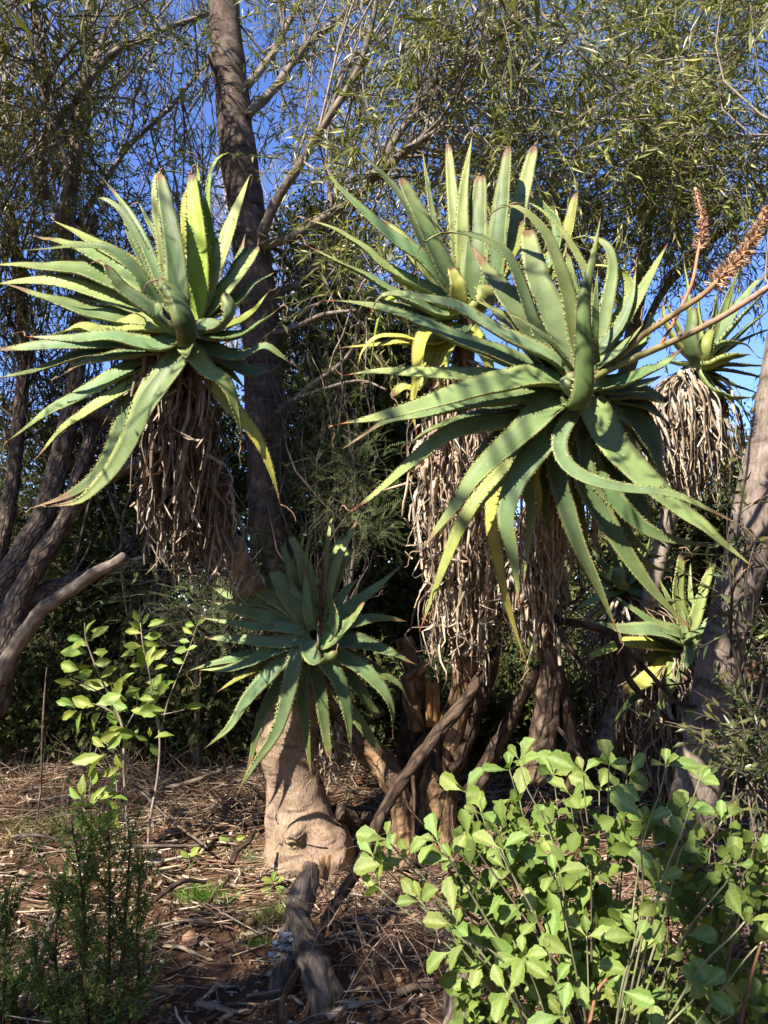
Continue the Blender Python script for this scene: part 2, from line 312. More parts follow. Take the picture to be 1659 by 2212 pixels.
# ------------------------------------------------------------------ crowns
def crown(clumps, style='lance', seed=0):
    """clumps: (centre, (rx,ry,rz), sprays). returns MB leaves, MB twigs"""
    lv = MB(); tw = MB()
    for (c, r, ns, *rest) in clumps:
        src = np.asarray(rest[0]) if rest and rest[0] is not None else None
        c = np.asarray(c); r = np.asarray(r)
        o = c+inball(ns)*r
        if style == 'lance':
            sub = c+inball(max(2, ns//16))*r; o = sub[RNG.integers(0, len(sub), ns)]+rnd(ns)*.15
        d = unit((o-c)/r*.7+rnd(ns)*.55+np.array([0, 0, .1 if style != 'lance' else -.05]))
        k = 5
        if style == 'lance': ln = RNG.uniform(.28, .6, ns)
        elif style == 'fine': ln = RNG.uniform(.25, .5, ns)
        elif style == 'pinnate': ln = RNG.uniform(.14, .24, ns)
        else: ln = RNG.uniform(.2, .4, ns)
        s = np.linspace(0, 1, k)
        bend = rnd(ns)*.25+np.array([0, 0, -.35 if style in('lance', 'pinnate') else 0])
        PL = o[:, None, :]+d[:, None, :]*(s[None, :, None]*ln[:, None, None])+bend[:, None, :]*(s**2)[None, :, None]*ln[:, None, None]*.6
        rr = np.outer(RNG.uniform(.0022, .0045, ns), np.linspace(1, .35, k)) * (.5 if style == 'pinnate' else 1)
        tc = np.array([.20, .165, .13])*RNG.uniform(.5, 1.35, (ns, 1))
        twigs(tw, PL, rr, tc*(1 if style == 'lance' else .45))
        if src is not None:                                 # branchlets that carry the sprays
            nb = max(4, ns//9); j = RNG.integers(0, ns, nb); a = src[RNG.integers(0, len(src), nb)]
            q = np.linspace(0, 1, 6)[None, :, None]; e = o[j]
            mid = rnd(nb)*.12*np.linalg.norm(e-a, axis=1)[:, None]
            B = a[:, None, :]*(1-q)+e[:, None, :]*q+mid[:, None, :]*(4*q*(1-q))+rnd(nb*6).reshape(nb, 6, 3)*.015
            twigs(tw, B, np.outer(RNG.uniform(.006, .013, nb), np.linspace(1, .35, 6)), np.array([.27, .225, .18])*RNG.uniform(.5, 1.4, (nb, 1))*(1 if style == 'lance' else .4), 4)
        if style == 'lance': nl, L0, W0 = 12, (.075, .14), .155
        elif style == 'fine': nl, L0, W0 = 20, (.022, .045), .3
        elif style == 'pinnate': nl, L0, W0 = 26, (.012, .02), .36
        elif style == 'olive': nl, L0, W0 = 12, (.05, .08), .27
        else: nl, L0, W0 = 13, (.04, .078), .5
        u = np.linspace(.08, 1, nl)
        f = u*(k-1); i0 = np.minimum(k-2, f.astype(int)); ff = (f-i0)[None, :, None]
        pos = PL[:, i0]*(1-ff)+PL[:, i0+1]*ff
        tg = unit(PL[:, i0+1]-PL[:, i0])
        if style == 'pinnate':
            nn = unit(rnd(ns)*.5+np.array([-.2, -.3, 1]))[:, None, :]
            sd = unit(np.cross(tg, nn))*np.where(np.arange(nl) % 2, 1, -1)[None, :, None]
            dr = unit(sd+tg*.35); N = np.broadcast_to(nn, dr.shape)
        else:
            dr = unit(tg*.75+rnd(ns*nl).reshape(ns, nl, 3)*.55+np.array([0, 0, -.12])); N = unit(rnd(ns*nl).reshape(ns, nl, 3)+np.array([-.2, -.3, 1.0]))
        nL = ns*nl; L = RNG.uniform(*L0, nL); W = L*W0*RNG.uniform(.8, 1.2, nL)
        base = {'lance': (.140, .160, .042), 'fine': (.048, .068, .022), 'pinnate': (.07, .13, .045), 'olive': (.05, .075, .033)}.get(style, (.042, .068, .02))
        tone = np.repeat(RNG.uniform(.65, 1.35, (ns, 1)), nl, 0)*RNG.uniform(.7, 1.35, (nL, 1))
        yel = (RNG.random((nL, 1))**2.2)
        C = np.array(base)*tone*(1-yel)+np.array([.38, .35, .12])*yel*(1 if style == 'lance' else .5)
        kites(lv, pos.reshape(-1, 3), dr.reshape(-1, 3), N.reshape(-1, 3), L, W, C, fold=.3, mid=.45, droop=.06)
    return lv, tw
def stuff(o): o['kind'] = 'stuff'; return o
def add_crown(root, clumps, style, nm='crown', mat=None):
    lv, tw = crown(clumps, style)
    stuff(lv.build(nm, mat or M['lance' if style in('lance', 'olive') else 'small'], root)); stuff(tw.build('twigs', M['twig'], root))
def shade(x, y, D, r, ns, flat=.6):
    """a clump of crown standing towards the sun from the place seen at (x,y,D), above the field of view"""
    t = P(x, y, D); k = 2.0
    while k < 14:
        c = t+SUND*k; d = c-CAM; f = d@FWD
        if f < .2 or (d@UPV)/f-(r+.35)/max(f, .3) > 0.70: break
        k += .1
    return (c, (r, r, r*flat), ns)

# ------------------------------------------------------------------ background trees
def px(w, D): return w/FPX*D          # apparent width -> metres
def limb(root, z, s, w0, w1, D0, D1, mat, nm='branch', sides=10, rough=.18, mb=None):
    p = path(z, s, D0, D1); k = ZM[z][2]
    b = MB(); c = tube(b, p, [px(w0*k, D0)/2, px((w0+w1)/2*k, (D0+D1)/2)/2, px(w1*k, D1)/2], sides, n=len(p)*6, rough=rough, rscale=9, seed=random.random()*9)
    b.build(nm, mat, root); return c

# tall straight trunk
D = 6.2
tp = path(0, '474,-330,7.2 478,-60,6.7 495,150,6.5 520,350,6.35 545,550,6.25 565,750,6.2 575,950,6.2 585,1150,6.2 598,1350,6.2 610,1570,6.2', 6.2)
tall = thing('tall_tree', 'tall tree with a straight smooth brown trunk rising behind the left aloe', 'tree', tp[-1])
b = MB(); tube(b, tp[::-1], [px(w, D)/2 for w in (130, 100, 88, 84, 83, 80, 75, 70, 68, 66)], 22, n=90, rough=.10, rscale=3.5, flute=.02,
     bumps=[(P(470, 130, 6.4), .10, .07), (P(520, 345, 6.2), .08, .05), (P(600, 560, 6.1), .07, .03)]).tolist(); b.build('trunk', M['smooth'], tall)
L = {}
L['a'] = limb(tall, 10, '1130,1040 1200,880 1290,740 1400,560 1480,440 1560,300 1610,150 1660,-80', 48, 20, 6.0, 5.6, M['limb'])
L['b'] = limb(tall, 10, '1080,500 1200,380 1290,250 1380,160 1500,60 1600,-60', 44, 24, 6.3, 7.0, M['limb'])
L['c'] = limb(tall, 10, '1080,370 1130,310 1190,230 1250,110 1330,-40', 38, 24, 6.3, 7.2, M['limb'])
L['d'] = limb(tall, 2, '-190,860 0,800 160,705 300,620 440,520 560,400 650,300 760,220 850,170 1000,50', 62, 34, 6.1, 5.6, M['limb'])
L['e'] = limb(tall, 11, '-60,760 0,720 60,600 150,480 230,380 300,320 400,235 480,180 560,90 640,-60', 36, 20, 5.8, 5.6, M['limb'])
L['f'] = limb(tall, 11, '0,735 100,650 190,590 270,530 340,430', 40, 16, 5.7, 5.4, M['limb'])
L['g'] = limb(tall, 2, '-220,1450 0,1400 200,1310 420,1280', 50, 20, 6.2, 5.6, M['limb'])
L['h'] = limb(tall, 2, '-180,1960 0,1880 130,1770 330,1620 420,1480 440,1300 500,1200', 55, 18, 6.2, 5.3, M['limb'])
L['i'] = limb(tall, 2, '-120,1960 60,1850 250,1780 450,1740 620,1800', 34, 12, 6.1, 5.4, M['limb'])
L['j'] = limb(tall, 0, '520,610 470,640 420,560 380,420', 26, 10, 6.3, 6.9, M['limb'])
L['k'] = limb(tall, 2, '-160,1180 20,1120 130,1010 240,950', 60, 20, 6.3, 6.9, M['limb'])
def sub_branches(root, c, n, l, r, up=.5):
    t = tangents(c)
    for i in range(n):
        j = int((.25+.72*(i+random.random())/n)*(len(c)-1)); d = unit(t[j]*.8+rnd(1)[0]*.55+np.array([0, -.05, up])); q = [c[j]]; ll = l*random.uniform(.6, 1.25)
        for k in range(4): d = unit(d+rnd(1)[0]*.16+np.array([0, 0, .08])); q.append(q[-1]+d*ll/4)
        b = MB(); cc = tube(b, q, [r, r*.75, r*.5, r*.3], 6, n=14, rough=.15, rscale=14); b.build('branch', M['limb'], root)
        PL = []; 
        for m in range(9):
            e = cc[4+m]; dd = unit(tangents(cc)[4+m]*.7+rnd(1)[0]*.6+np.array([0, 0, .25])); PL.append(e+dd*np.linspace(0, .42*random.uniform(.5, 1.2), 6)[:, None]+np.cumsum(rnd(6), 0)*.008)
        b = MB(); twigs(b, np.array(PL), np.outer(np.full(9, r*.3), np.linspace(1, .35, 6)), np.tile([.22, .18, .15], (9, 1)), 4); stuff(b.build('twigs', M['twig'], root))
for k_ in 'abcdefjk': sub_branches(tall, L[k_], 6, 1.1, .014)
R = lambda *k: np.vstack([L[i][len(L[i])//3:] for i in k])
cl = [(P(690, 120, 6.4), (.55, .8, .6), 150, R('b', 'c')), (P(760, 330, 6.3), (.6, .9, .5), 190, R('a', 'b')), (P(930, 120, 6.0), (.7, 1.0, .65), 330, R('a', 'e')),
      (P(820, 500, 5.9), (.6, .6, .4), 130, R('d', 'a')), (P(1000, 330, 5.8), (.75, .9, .5), 330, R('e', 'f', 'd')), (P(1120, 130, 5.9), (.9, 1.1, .7), 520, R('e')),
      (P(1160, 380, 5.8), (.9, 1.0, .5), 430, R('e', 'f')), (P(720, 620, 6.2), (.5, .6, .35), 110, R('k', 'd')), (P(790, 690, 5.6), (.35, .4, .3), 60, R('g', 'h')),
      (P(600, -120, 6.8), (1.2, 1.2, .5), 160, R('b', 'c')), (P(950, -150, 6.2), (1.6, 1.4, .6), 420, R('a', 'b', 'e'))]
add_crown(tall, [(c, r, int(n*.55), q) for (c, r, n, q) in cl], 'lance')

# the willow-leaved tree whose canopy fills the upper right; its trunk stands behind the big aloes
wp = path(0, '1290,1560,7.6 1300,1250,7.5 1330,950,7.3 1370,700,7.1 1400,450,7.0 1420,200,6.9 1430,-100,6.9', 7)
wil = thing('willow_leaved_tree', 'narrow-leaved tree whose sunlit olive canopy fills the sky at the upper right', 'tree', wp[0])
b = MB(); tube(b, wp, [.13, .11, .09, .075, .06, .05, .035], 12, n=40, rough=.15); b.build('trunk', M['limb'], wil)
L['m'] = limb(wil, 0, '1345,850 1420,650 1540,520 1660,420 1800,380', 20, 8, 7.2, 6.2, M['limb'])
L['n'] = limb(wil, 11, '1100,640 1240,600 1350,610 1480,590 1659,580 1800,600', 14, 9, 7.0, 6.2, M['limb'])
L['o'] = limb(wil, 0, '1370,700 1250,520 1150,420 1050,350', 18, 7, 7.1, 6.2, M['limb'])
L['p'] = limb(wil, 0, '1400,450 1500,300 1580,150 1650,40', 16, 7, 7.0, 6.5, M['limb'])
cl = [(P(1300, 130, 6.7), (.95, 1.2, .75), 620, R('p', 'o')), (P(1480, 120, 6.6), (.75, 1.1, .6), 330, R('p')), (P(1600, 60, 6.6), (.5, .9, .45), 130, R('p')),
      (P(1330, 360, 6.4), (.9, 1.0, .55), 520, R('o', 'n')), (P(1500, 370, 6.3), (.8, 1.0, .5), 430, R('n', 'm')), (P(1630, 300, 6.2), (.5, .8, .5), 180, R('n')),
      (P(1360, 520, 6.5), (.7, .9, .32), 330, R('m', 'o')), (P(1520, 500, 6.3), (.6, .9, .28), 230, R('m')), (P(1640, 480, 6.2), (.4, .7, .25), 100, R('m')),
      (P(1240, 560, 6.8), (.5, .7, .4), 190, R('o')), (P(1430, 640, 6.8), (.3, .5, .14), 45, R('m')), (P(1400, -130, 6.9), (1.7, 1.4, .6), 420, R('p'))]
add_crown(wil, [(c, r, int(n*.5), q) for (c, r, n, q) in cl], 'lance')

# rough-barked tree at the left
lt = thing('rough_barked_tree', 'leaning multi-stemmed tree with cracked rough bark at the left edge', 'tree', P(-60, 1560, 5.6))
LL = {}
LL['a'] = limb(lt, 9, '-220,2400 -60,2180 0,2000 60,1700 120,1480 180,1350 290,1160 400,1000 550,760 700,660 900,560 1000,540', 215, 80, 5.3, 5.7, M['rough'], 'stem', 16)
LL['b'] = limb(lt, 9, '-220,1900 -60,1560 0,1400 150,1150 240,1000 300,880 370,640 430,400 470,200 520,-100 560,-500 620,-1100', 190, 70, 5.7, 6.4, M['rough'], 'stem', 16)
LL['c'] = limb(lt, 9, '0,2000 110,1770 200,1650 280,1530 380,1460 550,1350 660,1270 750,1230 830,1180', 120, 70, 5.2, 4.9, M['limb'], 'branch', 12)
LL['d'] = limb(lt, 9, '180,1500 260,1430 400,1370 560,1320 700,1270 860,1230 1000,1200', 130, 70, 5.5, 5.9, M['rough'], 'branch', 12)
LL['e'] = limb(lt, 9, '-90,1500 20,1050 80,700 110,450 140,150 160,-150 130,-600 60,-1200', 110, 60, 6.3, 6.6, M['rough'], 'stem', 12)
LL['f'] = limb(lt, 9, '430,960 500,700 570,480 620,280 640,100', 110, 50, 6.0, 6.4, M['rough'], 'branch', 12)
LL['g'] = limb(lt, 9, '520,230 650,210 800,260 960,300', 110, 60, 6.2, 5.9, M['smooth'], 'branch', 12)
LL['h'] = limb(lt, 10, '280,1200 300,900 340,600 370,400 385,200 400,-60', 70, 50, 6.4, 7.0, M['limb'], 'branch', 10)
LL['i'] = limb(lt, 10, '200,860 190,640 330,440 480,240 640,160 760,110 910,60', 36, 20, 6.2, 6.8, M['limb'], 'branch', 10)
LL['j'] = limb(lt, 10, '330,440 400,300 480,120 580,40 690,-40', 36, 22, 6.3, 7.0, M['limb'], 'branch', 10)
LL['k'] = limb(lt, 10, '250,980 290,760 250,600 205,470 210,330 170,100 120,-60', 26, 16, 5.9, 5.9, M['limb'], 'branch', 10)
LL['l'] = limb(lt, 10, '320,1000 450,800 560,640 740,470 880,300 960,260', 26, 14, 6.6, 7.2, M['limb'], 'branch', 10)
LL['n'] = limb(lt, 10, '20,700 30,400 10,200 60,0', 40, 24, 6.8, 7.2, M['limb'], 'branch', 10)
for k_ in 'hijkln': sub_branches(lt, LL[k_], 6, 1.1, .013)
L.update({k+k: v for k, v in LL.items()})
cl = [(P(90, 480, 6.4), (.5, .8, .6), 300, R('kk', 'ii')), (P(60, 180, 6.3), (.5, .8, .6), 190, R('kk', 'nn')), (P(200, 340, 6.6), (.5, .8, .55), 170, R('jj', 'ii')),
      (P(260, 500, 6.8), (.5, .7, .5), 180, R('hh', 'll')), (P(180, 60, 6.3), (.7, .8, .3), 130, R('jj', 'kk')), (P(370, 390, 6.9), (.45, .6, .35), 120, R('ll')),
      (P(400, 230, 7.0), (.4, .6, .4), 60, R('ii', 'll')), (P(120, 640, 6.6), (.5, .7, .45), 130, R('kk')), (P(330, 60, 6.8), (.4, .6, .3), 60, R('jj')),
      (P(60, -200, 6.4), (1.4, 1.4, .6), 260, R('kk', 'nn')), (P(420, -170, 7), (.9, 1.2, .5), 130, R('jj', 'ii')), (P(-150, 300, 6.2), (.8, 1.2, 1.2), 330, R('nn', 'kk'))]
add_crown(lt, [(c, r, int(n*.62), q) for (c, r, n, q) in cl], 'lance')
cl = [(P(40, 350, 7.0), (.6, .7, .9), 420, R('nn', 'ee')), (P(20, 760, 7.0), (.5, .7, .5), 260, R('ee')), (P(60, 1050, 7.2), (.6, .6, .6), 260, R('ee')),
      (P(150, 850, 7.3), (.5, .6, .5), 220, R('bb')), (P(330, 950, 7.4), (.7, .6, .5), 330, R('dd', 'ff')), (P(330, 700, 7.5), (.6, .6, .4), 190, R('ff')), (P(700, 500, 7.6), (.4, .5, .4), 90, R('ff'))]
add_crown(lt, cl, 'fine', 'fine_foliage')

# bare silvery crown far behind (pale winter twigs against the sky)
bt = thing('bare_twig_tree', 'leafless tree with a haze of pale silvery twigs against the blue sky', 'tree', P(560, 1500, 11))
b = MB(); tk = tube(b, path(0, '560,1500,11 570,1200,11 600,900,11 610,700,11', 11), [.16, .13, .10, .07], 10, rough=.1); b.build('trunk', M['greybark'], bt)
b = MB()
def bare(p, d, l, r, lev):
    k = 5; q = [p]
    dd = d
    for i in range(k-1):
        dd = unit(dd+RNG.normal(size=3)*.13+np.array([0, 0, .07])); q.append(q[-1]+dd*l/(k-1))
    BP.append(np.array(q)); BR.append(np.linspace(r, r*.55, k))
    if lev == 0: return
    for i in range(RNG.integers(3, 5)):
        j = RNG.integers(1, k); bare(q[j], unit(dd+RNG.normal(size=3)*.42), l*RNG.uniform(.6, .85), r*.55, lev-1)
BP, BR = [], []
for i in range(11):
    a = RNG.normal(size=3)*.55; a[2] = abs(a[2])*.4+1.0; a[0] += (i-5)*.16; bare(tk[-1-(i % 6)*2], unit(a), 1.35, .04, 4)
twigs(b, np.array(BP), np.array(BR), np.array([.46, .42, .39])*RNG.uniform(.7, 1.2, (len(BP), 1)), 3); stuff(b.build('twigs', M['twig'], bt))

# feathery-leaved young trees and the dark wood behind the aloes
def bush(name, label, cat, x, y, D, clumps, style, stems=3, group=None, sr=1.0):
    base, _ = on_ground(x, y); base = P(x, y, D); base[2] = gz(base[0], base[1])-.03
    r = thing(name, label, cat, base, group); srcs = []
    for (c, rad, n) in clumps[:max(stems, 1)]:
        b = MB(); q = tube(b, np.array([base+rnd(1)[0]*.04*[1, 1, 0], base*.6+c*.4+rnd(1)[0]*.06, base*.25+c*.75+rnd(1)[0]*.06, c]), [.03*sr, .022*sr, .015*sr, .008*sr], 7, rough=.12); b.build('stem', M['limb'], r); srcs.append(q[8:])
    src = np.vstack(srcs); add_crown(r, [(c, rad, n, src) for (c, rad, n) in clumps], style, 'foliage'); return r
bush('feathery_tree', 'young feathery-leaved tree behind the tall trunk, its fern-like leaves catching sun', 'tree', 720, 1400, 6.0,
     [(P(700, 880, 5.9), (.32, .4, .3), 260), (P(760, 1030, 5.6), (.35, .4, .35), 360), (P(690, 1050, 5.9), (.3, .4, .35), 260), (P(800, 1130, 5.3), (.18, .3, .2), 130), (P(650, 700, 6.4), (.25, .4, .4), 160)], 'pinnate')
bush('feathery_shrub', 'dark feathery-leaved shrub behind the low shaded aloe', 'shrub', 430, 1500, 5.6,
     [(P(460, 1330, 5.3), (.35, .4, .3), 300), (P(330, 1280, 5.7), (.4, .4, .3), 260), (P(520, 1180, 5.9), (.3, .4, .3), 170)], 'pinnate')
bush('leafy_tree', 'small-leaved dark tree glimpsed between the left trunks and the hanging dead leaves', 'tree', 260, 1500, 7.2,
     [(P(250, 1230, 7.0), (.7, .6, .5), 420), (P(120, 1330, 7.0), (.7, .6, .5), 380), (P(420, 1120, 7.2), (.5, .6, .5), 330), (P(330, 1420, 7.0), (.8, .6, .45), 420)], 'small')
bush('dark_bush', 'dark bush in deep shade behind the central stump', 'bush', 800, 1560, 7.4,
     [(P(800, 1330, 7.2), (.7, .6, .6), 460), (P(650, 1280, 7.3), (.6, .6, .6), 380), (P(960, 1300, 7.4), (.7, .6, .7), 420), (P(780, 1150, 7.6), (.7, .6, .5), 380), (P(900, 900, 7.8), (.6, .6, .7), 330)], 'small')
bush('dark_tree', 'dark leafy tree filling the space between the tall trunk and the spotted aloe', 'tree', 760, 1560, 7.6,
     [(P(720, 760, 7.6), (.6, .6, .6), 620), (P(790, 930, 7.4), (.6, .6, .6), 660), (P(680, 1000, 7.3), (.5, .6, .6), 620), (P(850, 760, 7.6), (.5, .6, .5), 430), (P(690, 560, 7.8), (.5, .6, .4), 330), (P(880, 1080, 7.5), (.6, .6, .5), 420)], 'small')
bush('dark_tree', 'dark leafy tree closing the gaps between the left leaning stems', 'tree', 160, 1560, 7.8,
     [(P(60, 1150, 7.8), (.7, .6, .6), 420), (P(250, 1080, 7.8), (.7, .6, .6), 420), (P(480, 1020, 7.8), (.5, .6, .6), 330), (P(130, 940, 8), (.5, .6, .4), 200)], 'small')
bush('dark_bush', 'dark bush in the shade under the right-hand aloes', 'bush', 1300, 1560, 6.8,
     [(P(1250, 1420, 6.6), (.6, .6, .45), 330), (P(1420, 1500, 6.5), (.6, .6, .4), 330), (P(1120, 1300, 7.2), (.5, .6, .5), 230)], 'small')
bush('round_leaved_tree', 'dark round-leaved tree filling the gap left of the grey right-hand trunk', 'tree', 1480, 1560, 6.2,
     [(P(1420, 1130, 6.1), (.42, .5, .28), 330), (P(1520, 1150, 6.0), (.4, .5, .3), 330), (P(1330, 1190, 6.4), (.3, .5, .25), 150), (P(1620, 1020, 5.9), (.25, .4, .25), 150), (P(1600, 1250, 6.0), (.4, .5, .4), 330)], 'small')
bush('low_undergrowth', 'tangled dark undergrowth on the bank behind the left sapling', 'bush', 180, 1640, 6.3,
     [(P(60, 1560, 6.2), (.5, .4, .22), 230), (P(250, 1560, 6.2), (.5, .4, .2), 230), (P(430, 1560, 6.2), (.5, .4, .2), 200), (P(-60, 1450, 6.3), (.5, .4, .4), 230)], 'small')
for i_, (x_, y_, D_, lab) in enumerate([(330, 1640, 5.7, 'low dark thicket on the bank between the sapling and the stout trunk'), (840, 1640, 5.6, 'low dark thicket in the gap behind the dead stump'), (1080, 1640, 5.6, 'low dark thicket behind the big aloe stem'), (60, 1650, 5.8, 'low dark thicket at the left edge below the rough-barked tree')]):
    bush('thicket', lab, 'thicket', x_, y_, D_, [(P(x_, 1520, D_), (.45, .3, .2), 200), (P(x_-90, 1540, D_), (.35, .3, .16), 130), (P(x_+90, 1530, D_), (.35, .3, .18), 140)], 'small', group='low thickets on the bank')
bush('olive_leaved_shrub', 'olive-leaved shrub at the right edge below the grey trunk', 'shrub', 1640, 1800, 3.4,
     [(P(1650, 1580, 3.3), (.10, .2, .24), 30), (P(1620, 1690, 3.2), (.10, .2, .12), 22), (P(1660, 1430, 4.6), (.16, .2, .2), 26), (P(1680, 1500, 4.6), (.2, .3, .3), 30)], 'olive', sr=.28)
bush('olive_leaved_sapling', 'slim sapling with grey-green lance leaves in front of the grey right-hand trunk', 'sapling', 1600, 1700, 3.4,
     [(P(1580, 1110, 3.4), (.07, .10, .10), 7), (P(1635, 1180, 3.4), (.06, .10, .10), 7), (P(1600, 1290, 3.4), (.10, .10, .08), 6), (P(1640, 1370, 3.4), (.06, .10, .10), 6)], 'olive', sr=.22)
# the wood beyond, one mass
lv, tw = crown([(P(x, y, 10.5), (1.3, 1.0, h), n) for (x, y, h, n) in [(-100, 1250, 1.2, 420), (150, 1280, 1.0, 420), (420, 1250, 1.0, 420), (650, 1250, 1.1, 420), (880, 1230, 1.1, 420), (1120, 1260, .9, 380), (1350, 1270, .6, 330), (1600, 1270, .7, 330), (1800, 1200, 1.1, 330)]], 'small')
extra = MB(); n = 52000; o_ = np.stack([RNG.uniform(-9, 9, n), RNG.uniform(9.5, 11.5, n), RNG.random(n)], 1); hh = 3.5+.9*np.array([mnoise.noise(Vector((a*.6, 0, 0))) for a in o_[:, 0]])-np.where((o_[:, 0] > 1.6), 1.5, 0); o_[:, 2] = .9+o_[:, 2]*hh
kites(extra, o_, unit(rnd(n)), unit(rnd(n)+[0, 0, .6]), RNG.uniform(.07, .15, n), RNG.uniform(.035, .07, n), np.array([.045, .07, .022])*RNG.uniform(.5, 1.5, (n, 1)))
lv.V += extra.V; lv.C += extra.C; lv.K += extra.K; lv.T += [t_+lv.n for t_ in extra.T]; lv.n += extra.n
o = stuff(lv.build('far_wood', M['small'])); tag(o, 'dark mass of woodland closing the view behind the trunks', 'woodland')

# woodland that stands round the clearing behind the viewer
sw = MB()
for (x, y, r, h) in [(6.5, -1, 2.8, 9.0), (5, -5, 3.4, 11.0), (1.0, -6.5, 3.4, 10.0), (-2.5, -9.5, 3.2, 5.5), (-9, -8, 3.2, 5.0), (-10, 1.0, 3.0, 9.0), (8, 3, 2.6, 9.0), (-9.5, 5.5, 2.6, 9.0), (9, 7, 2.8, 9.0), (4, -1.8, 1.6, 5.0)]:
    n = 5200; o_ = np.array([x, y, h*.55])+inball(n)*[r, r, h*.62]; o_[:, 2] = np.maximum(o_[:, 2], gz(x, y)+.05)
    kites(sw, o_, unit(rnd(n)), unit(rnd(n)+[0, 0, .6]), RNG.uniform(.22, .4, n), RNG.uniform(.10, .18, n), np.array([.055, .085, .03])*RNG.uniform(.6, 1.4, (n, 1)))
tag(stuff(sw.build('surrounding_wood', M['small'])), 'dark bushes standing round the clearing behind the viewer', 'woodland')

# shade-giving tree out of the picture on the sun side; only its shadows are seen
st = thing('shade_tree', 'tree standing behind the viewer that throws dappled shade over the bank', 'tree', (-2.2, -4.5, gz(-2.2, -4.5)))
b = MB(); tk = tube(b, [(-2.2, -4.5, gz(-2.2, -4.5)-.1), (-2.1, -4.0, 1.5), (-2.1, -3.2, 3.2), (-2.3, -2.2, 5.0), (-2.5, -1.2, 6.4)], [.22, .18, .15, .10, .05], 12, rough=.12); b.build('trunk', M['rough'], st)
LIT = [P(*q) for q in [(655, 1640, 4.2), (650, 1800, 4.15), (270, 1450, 4.1), (200, 1690, 4.1), (380, 650, 3.3), (150, 680, 3.4), (230, 850, 3.4), (500, 820, 3.4), (960, 1100, 3.85), (1050, 450, 3.9), (850, 600, 3.9), (1250, 850, 3.0), (1000, 900, 3.0), (1300, 1150, 2.95), (1150, 1000, 2.95), (1050, 1100, 3.0),
       (450, 1880, 3.9), (120, 1800, 4.0), (1490, 950, 4.6), (1420, 1350, 4.3), (1630, 1100, 3.85), (1300, 1800, 2.1), (1100, 1950, 2.1), (1550, 1950, 2.1), (1450, 1780, 2.3), (1300, 2080, 2.1), (1600, 2120, 2.1), (1050, 2120, 2.1), (560, 1780, 4.2), (780, 1620, 4.4), (840, 1700, 4.3), (300, 780, 3.35), (60, 620, 3.5), (620, 1560, 4.25), (700, 1700, 4.2), (250, 1600, 4.1), (330, 1420, 4.1)]]
SHADE = []
for (x, y, D, r, n) in [
    (100, 1250, 6.2, .55, 110), (330, 1400, 6.3, .7, 190), (520, 1200, 6.6, .7, 190), (700, 1250, 6.8, .7, 190), (850, 1380, 7.0, .7, 190), (900, 1640, 5.2, .42, 90), (1100, 1520, 5.0, .45, 90), (1330, 1520, 5.0, .5, 110),
    (545, 620, 6.2, .45, 80), (515, 440, 6.35, .3, 40), (570, 800, 6.2, .4, 70), (580, 980, 6.2, .55, 130), (200, 1600, 5.8, .5, 120), (480, 1600, 5.8, .45, 110), (400, 1100, 3.8, .24, 60), (600, 1370, 4.1, .24, 110), (700, 1360, 4.1, .24, 110), (640, 1300, 4.1, .26, 110), (780, 1370, 4.1, .2, 70), (530, 1330, 4.1, .2, 70),
    (300, 2210, 2.9, .30, 80), (520, 2200, 3.0, .26, 80), (700, 2150, 3.0, .26, 80), (900, 2130, 3.1, .26, 90), (200, 2080, 2.65, .25, 60), (1520, 1530, 3.95, .28, 80), (1560, 1400, 3.95, .2, 50), (150, 1660, 5.0, .3, 60), (330, 1640, 5.2, .32, 70), (480, 1650, 5.0, .25, 50), (820, 1660, 5.2, .3, 60), (60, 1720, 4.4, .16, 24), (330, 1750, 4.4, .14, 20), (250, 1960, 3.5, .12, 18), (500, 1990, 3.5, .10, 14), (300, 800, 6.8, .5, 110), (150, 900, 6.8, .5, 110), (700, 800, 7.2, .6, 150), (690, 600, 7.2, .5, 90), (420, 900, 7.2, .5, 110), (400, 1250, 6.2, .5, 120), (200, 1150, 6.6, .5, 120), (620, 1400, 6.6, .5, 120), (800, 1050, 7.2, .5, 120), (60, 1000, 6.0, .4, 50), (300, 1000, 6.6, .5, 90), (700, 1020, 7.2, .6, 140), (900, 1250, 7.2, .6, 140)]:
    c, rr, n = shade(x, y, D, r, n)
    near = min(np.linalg.norm((c-p)-((c-p)@SUND)*SUND) for p in LIT)       # keep the sunlit places clear
    mg = .10 if D == 4.1 else .13
    if near < r+mg:
        k = max(.0, near-mg)/r
        if k < .45: continue
        rr = tuple(v*k for v in rr); n = int(n*k*k)
    SHADE.append((c, rr, n))
print('shade clumps', len(SHADE))
for c in SHADE[::6]:
    b = MB(); tube(b, [tk[-1-random.randrange(0, 5)], (tk[-1]+c[0])/2+np.array([0, -.5, 1.2]), c[0]], [.02, .012, .006], 7, rough=.1); b.build('branch', M['rough'], st)
add_crown(st, [(*c, c[0][None]+rnd(4)*.2) for c in SHADE], 'lance')

